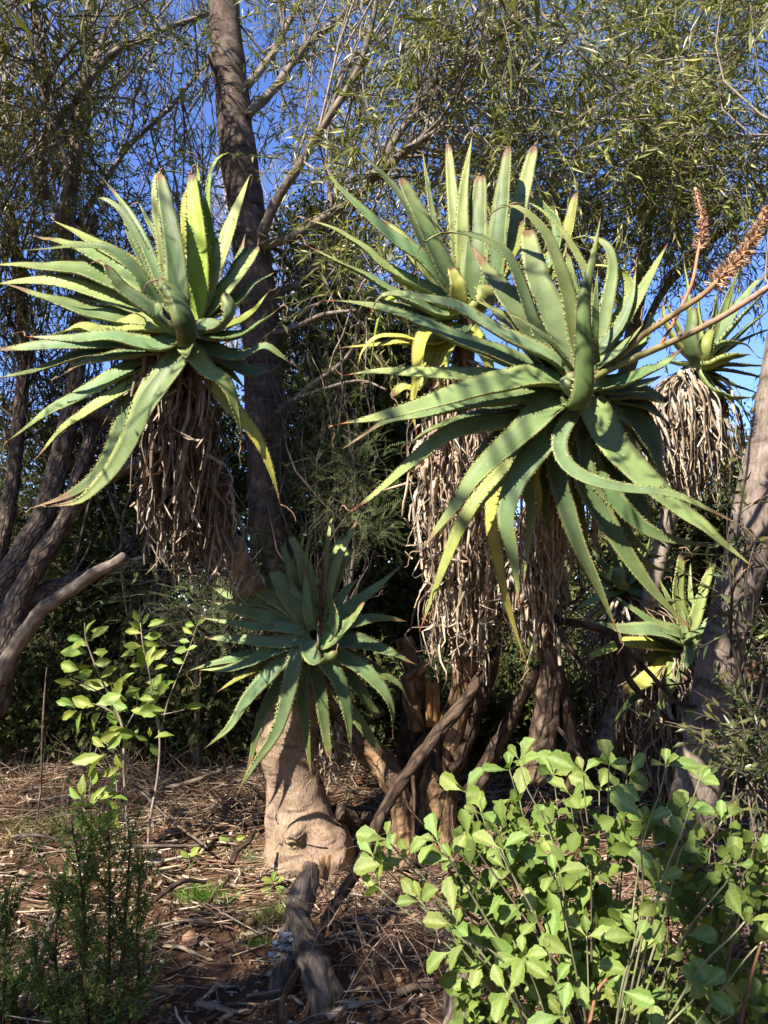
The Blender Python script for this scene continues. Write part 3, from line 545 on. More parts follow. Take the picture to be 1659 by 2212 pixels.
# ------------------------------------------------------------------ aloes
HUE = {'g': (.112, .178, .074), 'b': (.132, .182, .080), 'p': (.195, .255, .085), 'y': (.35, .35, .065), 'l': (.20, .31, .028), 'd': (.080, .134, .052), 'o': (.16, .18, .042), 'k': (.066, .108, .044)}  # leaf pigments; p and l also paint in sunlight, d and k shade
def aloe_leaf(root, axis, pts, w, hue='g', tip='', tooth=1.0, tw=0.0, name='leaf', seed=0.0):
    n = 26; c = catmull(pts, n); t = tangents(c); axis = unit(np.asarray(axis, float))
    s = np.linspace(0, 1, n)
    dv = c[int(n*.45)]-c[0]
    w0 = np.cross(axis, dv)
    if np.linalg.norm(w0) < .12*np.linalg.norm(dv): w0 = np.cross(axis, dv)+np.cross(unit(dv), np.array([0, 1, 0]))*np.linalg.norm(dv)*.3
    w0 = unit(w0)
    mid = n//3; view = unit(c[mid]-CAM); wm = unit(w0-np.dot(w0, t[mid])*t[mid]); sidev = unit(np.cross(view, t[mid]))
    w = w/max(.6, abs(np.dot(wm, sidev)))
    blunt = 'x' in tip
    prof = .96*(.86+.14*np.clip(s/.12, 0, 1))*(1-s**1.85)**(1.05)
    if blunt: prof = (.86+.14*np.clip(s/.12, 0, 1))*(1-.62*s**2.0)*np.where(s > .965, .55, 1)
    prof = np.maximum(prof, .012)
    jit = np.array([1+.05*n3((i*.4, seed, 0), 1.0)+.03*n3((i*1.3, seed, 3), 1.0) for i in range(n)])
    us = np.array([-1, -.62, -.25, .25, .62, 1, .7, .25, -.25, -.7]); top = np.arange(10) < 6
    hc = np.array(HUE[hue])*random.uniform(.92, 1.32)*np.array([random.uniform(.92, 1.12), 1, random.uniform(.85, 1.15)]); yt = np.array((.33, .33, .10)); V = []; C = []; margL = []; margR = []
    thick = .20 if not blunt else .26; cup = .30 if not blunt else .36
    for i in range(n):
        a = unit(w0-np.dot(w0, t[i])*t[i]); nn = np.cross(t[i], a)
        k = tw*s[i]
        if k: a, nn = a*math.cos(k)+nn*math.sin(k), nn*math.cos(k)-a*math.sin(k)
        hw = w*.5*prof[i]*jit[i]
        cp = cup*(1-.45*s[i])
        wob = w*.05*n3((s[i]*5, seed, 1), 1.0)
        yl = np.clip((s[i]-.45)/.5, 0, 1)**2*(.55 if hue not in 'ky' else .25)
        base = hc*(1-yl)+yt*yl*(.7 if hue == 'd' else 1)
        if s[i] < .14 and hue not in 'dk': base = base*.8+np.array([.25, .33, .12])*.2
        for j, u in enumerate(us):
            h = cp*hw*(u*u) + (0 if top[j] else -thick*2*hw*(1-u*u)**.7*(1-.3*s[i]))
            h += w*.045*n3((s[i]*7, u*1.3, seed), 1.0)*min(1, s[i]*4)
            V.append(c[i]+a*hw*u+nn*(h+wob))
            e = base.copy()
            if abs(u) == 1: e = e*.55+np.array([.40, .42, .16])*.45
            if 'r' in tip and s[i] > .955: e = np.array([.34, .10, .05])
            elif 'n' in tip and s[i] > .88+.05*math.sin(seed*5): e = np.array([.20, .13, .07])
            elif blunt and s[i] > .95: e = np.array([.16, .10, .055])
            elif s[i] > .975: e = np.array([.26, .16, .07])
            C.append(e)
        margL.append((c[i]-a*hw+nn*(cp*hw+wob), a, t[i], nn, hw)); margR.append((c[i]+a*hw+nn*(cp*hw+wob), -a, t[i], nn, hw))
    m = 10; idx = np.arange(n*m).reshape(n, m); nx = np.roll(idx, -1, 1)
    Q = np.stack([idx[:-1], idx[1:], nx[1:], nx[:-1]], -1).reshape(-1, 4)
    T = [(idx[-1][0], idx[-1][k], idx[-1][k+1]) for k in range(1, m-1)]
    mb = MB(); mb.add(V, Q, T, np.array(C))
    if tooth:                                                # marginal teeth, each a little hooked pyramid
        ln = np.linalg.norm(np.diff(c, axis=0), axis=1).sum(); sp = .020*tooth; cnt = int(ln/sp)
        for mg in (margL, margR):
            for q in range(2, cnt-1):
                f = (q+random.uniform(-.42, .42))/cnt*(n-1); i = int(f); g = f-i
                if i >= n-2: continue
                p = mg[i][0]*(1-g)+mg[i+1][0]*g; a, tt, nn, hw = mg[i][1:]
                z = min(.0100, .0042+.15*hw)*tooth**.5*random.uniform(.5, 1.25); bw = z*.55
                Vt = [p+tt*bw+a*.003, p-tt*bw+a*.003, p+nn*bw*.6+a*.002, p-a*z+tt*z*.45+nn*z*.15]
                mb.add(Vt, None, [(0, 3, 2), (2, 3, 1), (1, 3, 0)], ((.36, .34, .13) if random.random() < .75 else (.27, .15, .07)) if hue not in 'k' else (.18, .20, .08))
    if 'c' in tip or (blunt and random.random() < .6):       # withered curl at the tip
        q = [c[-1]]; d = t[-1].copy()
        for i in range(7): d = unit(d+rnd(1)[0]*.55+np.array([0, 0, -.28*(i > 1)])); q.append(q[-1]+d*.016)
        twigs(mb, np.array([catmull(q, 12)]), np.array([np.linspace(.0045, .0015, 12)]), np.array([[.24, .16, .10]]), 4)
    o = mb.build(name, M['aloe'], root); return o
LSEED = [0]
def aloe_leaves(root, axis, z, D, rows, tooth=1.0):
    k = ZM[z][2]
    for r in rows:
        s, w, a, bz, hue = r[:5]; tip = r[5] if len(r) > 5 else ''
        LSEED[0] += 1.7
        if 'x' not in tip and random.random() < .42: tip += 'c'
        if 'r' not in tip and 'x' not in tip and random.random() < .45: tip += 'n'
        pts = path(z, s, D+a, D+bz, mid=(-.05 if len(s.split()) > 3 else 0))
        if 'x' not in tip: pts[-1] = pts[-1]+(pts[-1]-pts[-2])*.12
        aloe_leaf(root, axis, pts, px(w*k, D+.5*(a+bz)), hue, tip, tooth, random.uniform(-.35, .35) if len(s.split()) > 3 else 0, seed=LSEED[0])
def ribbon(mb, q, w, col, n=9, curl=.5, seed=0, face=None):
    """withered strap: a thin twisted channel that keeps its face outwards"""
    c = catmull(q, n); t = tangents(c); s = np.linspace(0, 1, n)
    face = unit(np.array([math.cos(seed*9), math.sin(seed*9), .15]) if face is None else face)
    ang = (seed-.5)*1.6+np.cumsum(RNG.normal(size=n)*.22)*np.linspace(.6, 1.6, n); V = []
    for i in range(n):
        a0 = unit(np.cross(t[i], face)); b0 = np.cross(a0, t[i])
        a = a0*math.cos(ang[i])+b0*math.sin(ang[i]); bb = np.cross(a, t[i])
        hw = w*.5*(1-.72*s[i]**1.5)*RNG.uniform(.7, 1.2)
        V += [c[i]+a*hw+bb*hw*curl*.6, c[i]+a*hw*.1, c[i]-a*hw+bb*hw*curl*.6, c[i]-bb*hw*.18]
    idx = np.arange(n*4).reshape(n, 4); nx = np.roll(idx, -1, 1)
    Q = np.stack([idx[:-1], nx[:-1], nx[1:], idx[1:]], -1).reshape(-1, 4)
    mb.add(V, Q, None, np.asarray(col)*np.repeat(RNG.uniform(.8, 1.15, (n, 1)), 4, 0))
def skirt(root, stem, u0, u1, n, ln, out, width, cols, singles=40, sr=.05, away=None, lean=(0, 0, 0), ragged=.3):
    """withered leaves hanging from a stem; the ones facing the viewer are single parts, the rest one mass"""
    c = catmull(stem, 60); mb = MB(); lean = np.array(lean, float)
    for i in range(n):
        u = u0+(u1-u0)*RNG.random()**1.1; p = c[int(u*59)]
        th = RNG.uniform(0, 2*np.pi) if i >= singles else RNG.uniform(-2.6, -.5)
        o = np.array([math.cos(th), math.sin(th), 0]); l = RNG.uniform(*ln)*(1-.25*u); ot = RNG.uniform(*out)*(1-.15*u)
        tp_ = p+o*sr*RNG.uniform(.6, 1)
        q = [tp_]; m = 6; wob = np.cumsum(rnd(m), 0)*RNG.uniform(.006, .02)
        for k in range(1, m+1):
            f = k/m; d = np.array([0, 0, -l*(f-.1*(1-f)*f)])
            q.append(tp_+o*ot*min(1, f*2.4)**.7*(1-.2*f)+d+lean*f*l+wob[k-1]*[1, 1, .5])
        if RNG.random() < ragged: q[-1] = q[-1]+rnd(1)[0]*.05+[0, 0, .03]; q[-2] = q[-2]+rnd(1)[0]*.03
        w = RNG.uniform(*width)*(1.7 if RNG.random() < .15 else 1); cc = np.array(cols[RNG.integers(len(cols))])*RNG.uniform(.7, 1.25)
        if i < singles:
            b = MB(); ribbon(b, q, w*1.25, cc, 11, .7, RNG.random(), o); b.build('dead_leaf', M['dead'], root)
        else: ribbon(mb, q, w, cc, 9, .7, RNG.random(), o)
    stuff(mb.build('dead_leaf_skirt', M['dead'], root))
TAN = [(.57, .455, .33), (.48, .37, .26), (.62, .52, .41), (.36, .255, .175), (.51, .42, .32)]
BRN = [(.30, .235, .18), (.38, .31, .245), (.20, .15, .11), (.45, .39, .33), (.26, .205, .16)]

# --- big aloe, right of centre
DA = 3.2; AXA = (-.05, -.72, .69)
ba = P(1150, 1650, 4.35); ba[2] = gz(ba[0], ba[1])
A = thing('aloe', 'largest aloe, its grey-green toothed rosette facing the viewer with flower stalks leaning right', 'aloe', ba, 'tree aloes with toothed leaves')
aloe_leaves(A, AXA, 4, DA, [
 ('1040,225 940,205 800,222 600,272 350,345 95,398', 105, -.06, -.14, 'g', 'rc'), ('1000,250 900,280 650,305 450,352 280,388 125,490', 82, .00, -.02, 'g'),
 ('1000,230 820,212 600,188 400,178 250,175 120,190', 70, .06, .12, 'p', 'rc'), ('1040,262 940,290 800,312 600,318', 80, .05, .12, 'd'),
 ('1040,290 900,375 700,402 550,440 430,530 300,640 155,750', 92, .03, -.05, 'p', 'rc'), ('1050,280 970,330 900,400 760,525 650,640 580,740 450,915', 128, -.08, -.22, 'g'),
 ('1040,300 880,400 720,480 645,600', 90, .08, .12, 'd'), ('1070,310 1030,380 960,470 880,570 820,680 795,800 830,980 845,1150', 118, -.07, -.20, 'g', 'r'),
 ('1050,330 930,430 830,550 730,660 620,800 540,980 440,1240', 92, .02, -.10, 'o', 'r'), ('1040,340 930,500 885,620 900,750 890,900 868,1070', 66, .05, -.02, 'g', 'r'),
 ('1030,350 850,500 760,640 740,800 760,950 800,1150 880,1400', 82, .10, .02, 'y', 'r'), ('1050,330 960,480 920,600 940,700 930,830', 62, .12, .10, 'y', 'n'),
 ('1085,330 1040,440 1010,560 1050,750 1100,900 1170,1050 1260,1260', 104, .0, -.12, 'd', 'r'),
 ('1110,330 1100,450 1130,640 1250,860 1400,1080 1560,1245', 118, .02, -.15, 'd', 'r'),
 ('1120,330 1130,500 1190,700 1280,860 1380,980 1500,1020', 84, .08, .10, 'd')])
aloe_leaves(A, AXA, 3, DA, [
 ('555,1300 500,1400 445,1520 470,1640 580,1735 800,1800 1100,1835 1300,1920 1490,2015', 96, -.10, -.32, 'g'),
 ('600,1290 680,1440 760,1570 900,1720 1100,1890 1280,2020 1400,2130 1530,2230', 190, -.04, -.20, 'p', 'c'),
 ('650,1270 760,1320 880,1400 960,1520 1010,1650 1065,1785', 215, .06, .18, 'k'),
 ('630,1290 760,1430 830,1540 900,1640 960,1740', 150, .0, .06, 'd'),
 ('580,1330 600,1500 640,1700 750,1850 900,2000 1060,2090 1330,2140', 138, .0, -.10, 'd'),
 ('560,1340 620,1600 720,1700 830,1830 920,1960 1010,2060 1100,2140', 150, .09, .12, 'k'),
 ('620,1210 800,1190 950,1130 1080,1060 1170,980', 105, .0, -.08, 'g', 'n'), ('620,1225 800,1235 900,1205 1040,1150', 80, .04, .06, 'g'),
 ('640,1250 780,1250 900,1245 1060,1290', 115, .07, .16, 'k', 'x'), ('620,1130 700,1070 790,1010 915,875', 66, -.02, -.02, 'b'),
 ('640,1090 780,900 860,770 940,630 1010,500 1070,390', 92, .02, .12, 'p', 'r'), ('640,1050 720,950 800,850 860,700 890,540', 66, .0, .05, 'g', 'r'),
 ('650,1000 690,880 720,750 755,550 740,430 690,370 600,345 500,355', 96, .06, .14, 'b'), ('680,950 760,850 840,740 850,620 800,540 700,510 560,515', 84, .08, .16, 'p'),
 ('700,1080 820,980 920,950 970,860 975,790', 76, .05, .12, 'p'), ('600,1100 560,950 540,750 510,550 490,390', 120, .05, .12, 'b'),
 ('580,1100 530,900 500,700 430,480 370,330 250,200 150,165 50,210 0,280', 98, .02, .06, 'b'), ('540,1120 480,1000 400,800 320,600 280,430 262,300', 160, .05, .18, 'b', 'x'),
 ('540,1150 500,1080 400,960 250,840 140,790', 56, -.06, -.16, 'g', 'r'), ('610,1100 605,900 612,600 540,430 440,280 300,160 210,150', 64, .06, .12, 'p'),
 ('500,1130 430,1040 250,850 100,640 0,490 -60,400', 140, .04, .16, 'b', 'n'), ('480,1180 330,1030 200,860 60,760 -80,700', 90, .03, .12, 'b'),
 ('660,1080 645,960 655,750 668,540', 52, -.06, -.10, 'd', 'n'), ('640,1160 720,1100 830,1040 960,960', 90, .06, .12, 'd'),
 ('560,1250 500,1240 480,1190 520,1130', 78, -.10, -.17, 'b', 'x'),
 ('575,1180,3.15 520,1290,3.06 548,1335,2.98 585,1240,2.92 592,1000,2.90 592,700,2.90 640,480,2.92 682,250,2.96', 140, -.1, -.2, 'd', '')])
aloe_leaves(A, AXA, 4, DA, [
 ('1130,300 1250,360 1360,440 1430,560 1470,640', 130, .10, .22, 'k', ''), ('1120,320 1200,480 1300,640 1390,800 1440,900', 110, .12, .20, 'k', ''), ('1090,340 1080,500 1090,650 1110,800 1150,960', 90, .10, .12, 'd', ''),
 ('1060,340 1000,500 960,640 965,780 990,900', 80, .12, .12, 'd', 'n'), ('1030,310 900,430 800,520 720,640 690,760', 84, .11, .12, 'd', ''), ('1020,280 880,330 700,360 520,400 400,470', 76, .11, .14, 'd', ''),
 ('1140,270 1260,280 1380,320 1470,380', 90, .10, .18, 'k', 'n'), ('1110,330 1180,560 1240,720 1330,880 1430,960', 84, .06, .06, 'd', ''), ('1030,240 900,170 760,120 600,60', 84, .08, .2, 'g', 'n'), ('1020,200 900,80 800,-20 700,-120', 80, .10, .24, 'b', '')])
aloe_leaves(A, AXA, 2, DA, [
 ('1740,1640 1600,1420 1450,1010 1330,860 1180,790 1020,768 900,815 835,870 812,935', 96, .02, -.02, 'b', 'c'),
 ('1760,1640 1640,1560 1400,1450 1150,1300 1000,1230 660,1170 560,1210 500,1320', 108, -.02, -.08, 'b', 'r'),
 ('1760,1710 1640,1690 1350,1580 1000,1430 700,1300 400,1230 230,1220', 142, .04, .06, 'g', 'rc')])
# stem and withered leaves of the big aloe
sa = path(0, '1240,850,3.22 1225,930,3.42 1195,1020,3.75 1160,1180,4.1 1175,1320,4.25 1188,1460,4.3 1175,1580,4.35 1150,1680,4.4', 3.3)
b = MB(); tube(b, sa, [.04, .045, .05, .058, .058, .06, .066, .085], 18, n=80, rough=.38, rscale=9, flute=.08); b.build('stem', M['oldstem'], A)
b = MB(); tube(b, path(0, '1185,1400,4.3 1215,1500,4.35 1235,1600,4.4 1250,1700,4.45', 4.3), [.05, .045, .05, .07], 14, n=40, rough=.35, rscale=9, flute=.06); b.build('side_stem', M['darkbark'], A)
b = MB(); tube(b, path(0, '1165,1440,4.3 1110,1540,4.4 1060,1640,4.5 1020,1720,4.55', 4.3), [.03, .04, .045, .06], 14, n=40, rough=.3, rscale=9, flute=.06); b.build('side_stem', M['darkbark'], A)
skirt(A, sa[:5], .25, .95, 380, (.22, .5), (.05, .17), (.014, .032), TAN, 50)
# flower stalks
def stalk(root, s, D0, D1, r0, r1, c0, c1, z=3, head=None, nm='flower_stalk'):
    p = path(z, s, D0, D1); b = MB(); c = catmull(p, 40); t = tangents(c); L_ = len(c)
    rr = np.linspace(r0, r1, L_); f = np.linspace(0, 1, L_)[:, None]
    V, K = [], []
    ref = np.array([0, 1.0, 0])
    for i in range(L_):
        a = unit(np.cross(t[i], ref)); bb = np.cross(t[i], a)
        for k in range(10):
            V.append(c[i]+rr[i]*(a*math.cos(k*.6283)+bb*math.sin(k*.6283)))
    idx = np.arange(L_*10).reshape(L_, 10); nx = np.roll(idx, -1, 1)
    b.add(V, np.stack([idx[:-1], nx[:-1], nx[1:], idx[1:]], -1).reshape(-1, 4), None, np.repeat(np.array(c0)*(1-f)+np.array(c1)*f, 10, 0))
    for i in range(6, L_-4, 6):                                # bracts
        a = unit(np.cross(t[i], ref)+rnd(1)[0]*.6); kites(b, (c[i]+a*rr[i]*.8)[None], unit(t[i]+a*.8)[None], a[None], [.035], [.018], np.array([[.36, .20, .13]]), .5)
    o = b.build(nm, M['stalk'], root)
    if head:                                                  # seed head: withered hanging florets packed round the tip
        u0, n, l, w, cc = head; hb = MB()
        i = (u0*(L_-1)+RNG.random(n)*(1-u0)*(L_-1)).astype(int); a = unit(np.cross(t[i], rnd(n)))
        taper = (1-.55*(i/(L_-1)-u0)/(1-u0))
        O = c[i]+a*(rr[i]*.8)[:, None]
        dr = unit(a*.9+t[i]*.35+rnd(n)*.35+np.array([0, 0, -.25]))
        cols = np.array(cc)*RNG.uniform(.55, 1.35, (n, 1))
        kites(hb, O, dr, unit(rnd(n)), l*taper*RNG.uniform(.7, 1.2, n), w*taper*RNG.uniform(.7, 1.3, n), cols, .6)
        PL = O[:, None, :]+dr[:, None, :]*(np.linspace(0, 1, 4)[None, :, None])*(l*taper)[:, None, None]*.8
        twigs(hb, PL, np.outer(RNG.uniform(.0025, .0045, n)*w/.014, [1, 1.2, 1, .4]), cols*.9, 4)
        stuff(hb.build('seed_head', M['dead'], o))
    return o
stalk(A, '650,1150 760,1080 900,940 1100,800 1280,680 1400,560 1520,430 1600,300 1670,160', 3.12, 3.35, .015, .009, (.17, .15, .045), (.34, .19, .13), head=(.60, 620, .050, .007, (.52, .33, .19)))
sk = stalk(A, '640,1170 740,1110 900,1040 1150,930 1350,830 1500,740 1680,620', 3.10, 3.30, .016, .012, (.15, .17, .045), (.36, .21, .16))
stalk(A, '1030,970 1100,860 1160,740 1220,600 1250,440 1278,290 1265,180 1235,60', 3.2, 3.6, .007, .007, (.42, .13, .05), (.42, .22, .14), head=(.62, 320, .034, .006, (.52, .34, .22)), nm='flower_branch')

# --- aloe at the left
DB = 3.5; AXB = (-.05, -.78, .62)
bb_ = P(870, 1850, 4.5); bb_[2] = gz(bb_[0], bb_[1])
B = thing('aloe', 'pale green aloe at the upper left with a long hanging beard of brown withered leaves', 'aloe', bb_, 'tree aloes with toothed leaves')
aloe_leaves(B, AXB, 1, DB, [
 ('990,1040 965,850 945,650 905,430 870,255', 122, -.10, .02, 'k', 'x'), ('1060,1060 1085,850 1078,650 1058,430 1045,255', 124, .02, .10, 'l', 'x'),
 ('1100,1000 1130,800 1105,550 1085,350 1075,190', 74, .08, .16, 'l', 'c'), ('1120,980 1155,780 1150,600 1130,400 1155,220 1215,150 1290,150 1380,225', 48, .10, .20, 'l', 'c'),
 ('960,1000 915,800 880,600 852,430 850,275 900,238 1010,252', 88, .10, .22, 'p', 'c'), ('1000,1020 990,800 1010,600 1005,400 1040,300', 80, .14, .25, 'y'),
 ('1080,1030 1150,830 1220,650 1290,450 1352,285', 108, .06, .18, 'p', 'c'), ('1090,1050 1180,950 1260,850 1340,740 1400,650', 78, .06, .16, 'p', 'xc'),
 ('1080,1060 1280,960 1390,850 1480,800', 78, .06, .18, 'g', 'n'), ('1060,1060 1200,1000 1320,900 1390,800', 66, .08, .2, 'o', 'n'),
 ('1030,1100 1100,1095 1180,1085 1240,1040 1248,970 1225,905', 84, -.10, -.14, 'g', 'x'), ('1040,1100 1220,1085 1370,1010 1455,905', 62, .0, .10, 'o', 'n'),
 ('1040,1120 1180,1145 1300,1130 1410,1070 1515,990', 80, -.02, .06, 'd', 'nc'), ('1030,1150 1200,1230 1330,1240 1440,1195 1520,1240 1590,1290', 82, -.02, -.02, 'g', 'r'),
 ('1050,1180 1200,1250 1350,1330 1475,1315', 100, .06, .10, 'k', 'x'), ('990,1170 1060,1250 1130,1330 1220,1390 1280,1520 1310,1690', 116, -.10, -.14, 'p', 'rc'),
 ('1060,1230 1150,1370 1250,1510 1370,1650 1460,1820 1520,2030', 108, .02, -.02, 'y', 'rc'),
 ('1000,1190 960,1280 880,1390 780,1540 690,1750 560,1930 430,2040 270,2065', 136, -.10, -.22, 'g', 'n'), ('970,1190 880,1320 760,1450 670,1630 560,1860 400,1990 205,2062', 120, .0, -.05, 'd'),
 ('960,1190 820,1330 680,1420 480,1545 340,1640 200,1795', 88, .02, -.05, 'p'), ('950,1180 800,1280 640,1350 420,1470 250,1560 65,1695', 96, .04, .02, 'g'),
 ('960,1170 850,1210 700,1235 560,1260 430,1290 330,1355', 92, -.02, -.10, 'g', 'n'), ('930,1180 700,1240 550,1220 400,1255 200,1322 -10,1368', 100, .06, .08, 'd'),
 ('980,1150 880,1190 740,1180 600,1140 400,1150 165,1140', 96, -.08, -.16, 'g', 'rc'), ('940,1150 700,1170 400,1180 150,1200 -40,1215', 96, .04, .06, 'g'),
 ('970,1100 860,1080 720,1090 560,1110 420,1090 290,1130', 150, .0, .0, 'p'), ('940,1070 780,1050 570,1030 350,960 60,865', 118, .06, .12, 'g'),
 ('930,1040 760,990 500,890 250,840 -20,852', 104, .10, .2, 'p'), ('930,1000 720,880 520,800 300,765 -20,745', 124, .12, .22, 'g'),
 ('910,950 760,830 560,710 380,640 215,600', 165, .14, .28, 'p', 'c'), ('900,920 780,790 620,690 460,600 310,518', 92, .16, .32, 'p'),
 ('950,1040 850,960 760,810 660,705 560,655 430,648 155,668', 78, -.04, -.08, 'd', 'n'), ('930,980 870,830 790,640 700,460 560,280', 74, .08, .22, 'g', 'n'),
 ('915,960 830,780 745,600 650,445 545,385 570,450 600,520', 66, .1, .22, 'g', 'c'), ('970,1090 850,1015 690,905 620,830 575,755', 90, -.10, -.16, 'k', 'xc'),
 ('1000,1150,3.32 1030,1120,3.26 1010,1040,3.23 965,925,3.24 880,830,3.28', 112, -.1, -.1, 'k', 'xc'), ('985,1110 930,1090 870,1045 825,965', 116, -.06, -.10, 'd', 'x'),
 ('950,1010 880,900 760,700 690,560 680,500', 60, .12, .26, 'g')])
aloe_leaves(B, AXB, 1, DB, [
 ('950,1150 800,1160 600,1190 420,1190 220,1170', 90, .1, .14, 'd', ''), ('930,1080 760,1000 600,950 420,930 240,920', 86, .12, .2, 'd', ''), ('960,1190 860,1320 760,1420 650,1500 560,1620', 84, .08, .1, 'k', 'n'), ('1040,1170 1130,1270 1240,1330 1330,1420', 80, .06, .1, 'd', 'n'),
 ('920,960 800,880 640,760 520,730 400,720', 84, .12, .26, 'g', ''), ('1040,1060 1150,960 1230,880 1290,760 1330,600', 70, .1, .2, 'd', ''), ('960,980 940,800 880,640 800,500 760,420', 70, .14, .28, 'g', '')])
sb = path(0, '396,715,3.55 396,800,3.62 405,900,3.7 425,1020,3.85 460,1110,3.95 510,1200,4.1 575,1320,4.4 640,1410,4.5 708,1497,4.48 761,1584,4.4 822,1645,4.33 853,1695,4.3 866,1760,4.3 872,1860,4.3', 3.6)
b = MB(); tube(b, sb[:8], [.05, .055, .06, .065, .066, .062, .062, .066], 16, n=60, rough=.3, rscale=9); b.build('upper_stem', M['greybark'], B)
b = MB(); tube(b, sb[7:], [.058, .07, .085, .085, .07, .062, .09], 24, n=80, rough=.36, rscale=9, flute=.05); b.build('stem', M['peel'], B)
skirt(B, sb[:5], .02, .88, 640, (.26, .70), (.04, .175), (.014, .034), BRN, 90, sr=.05, lean=(-.03, 0, 0), ragged=.6)
skirt(B, sb[4:8], .0, 1.0, 150, (.10, .22), (.03, .09), (.012, .025), TAN, 14, lean=(-.1, 0, 0))

# --- spotted aloe behind the big one
DC = 4.0; AXC = (-.12, -.68, .72)
bc = P(935, 1830, 4.6); bc[2] = gz(bc[0], bc[1])
Cc = thing('aloe', 'aloe with thick blunt spotted erect leaves behind the largest aloe, yellow leaves below', 'aloe', bc, 'tree aloes with toothed leaves')
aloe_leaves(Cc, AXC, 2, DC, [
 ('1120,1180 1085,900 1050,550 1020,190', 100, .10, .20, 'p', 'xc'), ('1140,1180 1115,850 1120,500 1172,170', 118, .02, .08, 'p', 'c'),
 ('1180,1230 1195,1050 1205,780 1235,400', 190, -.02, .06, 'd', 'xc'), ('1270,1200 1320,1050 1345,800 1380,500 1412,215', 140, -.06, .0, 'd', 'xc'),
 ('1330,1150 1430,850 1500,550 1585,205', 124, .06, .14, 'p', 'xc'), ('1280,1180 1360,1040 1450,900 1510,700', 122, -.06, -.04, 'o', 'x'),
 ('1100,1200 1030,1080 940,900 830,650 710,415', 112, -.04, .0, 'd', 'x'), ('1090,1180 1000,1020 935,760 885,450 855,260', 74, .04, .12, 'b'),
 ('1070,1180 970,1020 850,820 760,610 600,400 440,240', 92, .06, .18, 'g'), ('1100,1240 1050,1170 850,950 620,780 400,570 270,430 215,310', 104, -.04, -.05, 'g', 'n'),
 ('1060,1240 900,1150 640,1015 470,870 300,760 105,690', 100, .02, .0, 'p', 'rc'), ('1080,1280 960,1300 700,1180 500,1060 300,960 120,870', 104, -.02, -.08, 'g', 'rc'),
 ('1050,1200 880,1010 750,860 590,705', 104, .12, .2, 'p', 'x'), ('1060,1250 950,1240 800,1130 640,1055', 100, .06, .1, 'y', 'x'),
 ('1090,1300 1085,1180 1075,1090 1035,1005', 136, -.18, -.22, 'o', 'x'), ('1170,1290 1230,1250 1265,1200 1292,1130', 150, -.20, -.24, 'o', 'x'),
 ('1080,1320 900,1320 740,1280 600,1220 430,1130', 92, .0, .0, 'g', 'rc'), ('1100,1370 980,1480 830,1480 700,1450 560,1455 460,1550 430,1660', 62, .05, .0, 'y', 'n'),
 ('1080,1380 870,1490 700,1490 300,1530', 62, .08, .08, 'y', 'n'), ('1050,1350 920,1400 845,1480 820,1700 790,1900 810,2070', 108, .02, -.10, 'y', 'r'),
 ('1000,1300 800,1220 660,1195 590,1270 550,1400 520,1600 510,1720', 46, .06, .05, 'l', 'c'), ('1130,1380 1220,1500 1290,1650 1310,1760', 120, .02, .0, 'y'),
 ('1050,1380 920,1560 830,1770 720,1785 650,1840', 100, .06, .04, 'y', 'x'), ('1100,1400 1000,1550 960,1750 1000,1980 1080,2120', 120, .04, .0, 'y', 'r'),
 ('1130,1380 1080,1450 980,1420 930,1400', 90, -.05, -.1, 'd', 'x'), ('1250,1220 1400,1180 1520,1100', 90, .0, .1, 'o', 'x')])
aloe_leaves(Cc, AXC, 3, DC, [
 ('330,650 400,550 490,330 540,90', 82, .1, .2, 'o', 'x'), ('300,680 360,520 430,390', 92, .06, .14, 'y', 'x'), ('320,600 420,420 430,270 370,190 280,85', 62, .1, .2, 'g', 'x')])
sc_ = path(0, '1012,665,4.05 1000,800,4.1 985,950,4.15 990,1150,4.25 1005,1350,4.4 1000,1480,4.5 965,1600,4.55 940,1720,4.6 930,1850,4.6', 4.1)
b = MB(); tube(b, sc_, [.055, .06, .06, .06, .062, .065, .08, .12, .17], 16, n=60, rough=.2, rscale=8); b.build('stem', M['peel'], Cc)
skirt(Cc, sc_[:6], .14, .78, 900, (.22, .58), (.06, .235), (.013, .030), TAN, 110, sr=.06, ragged=.65)

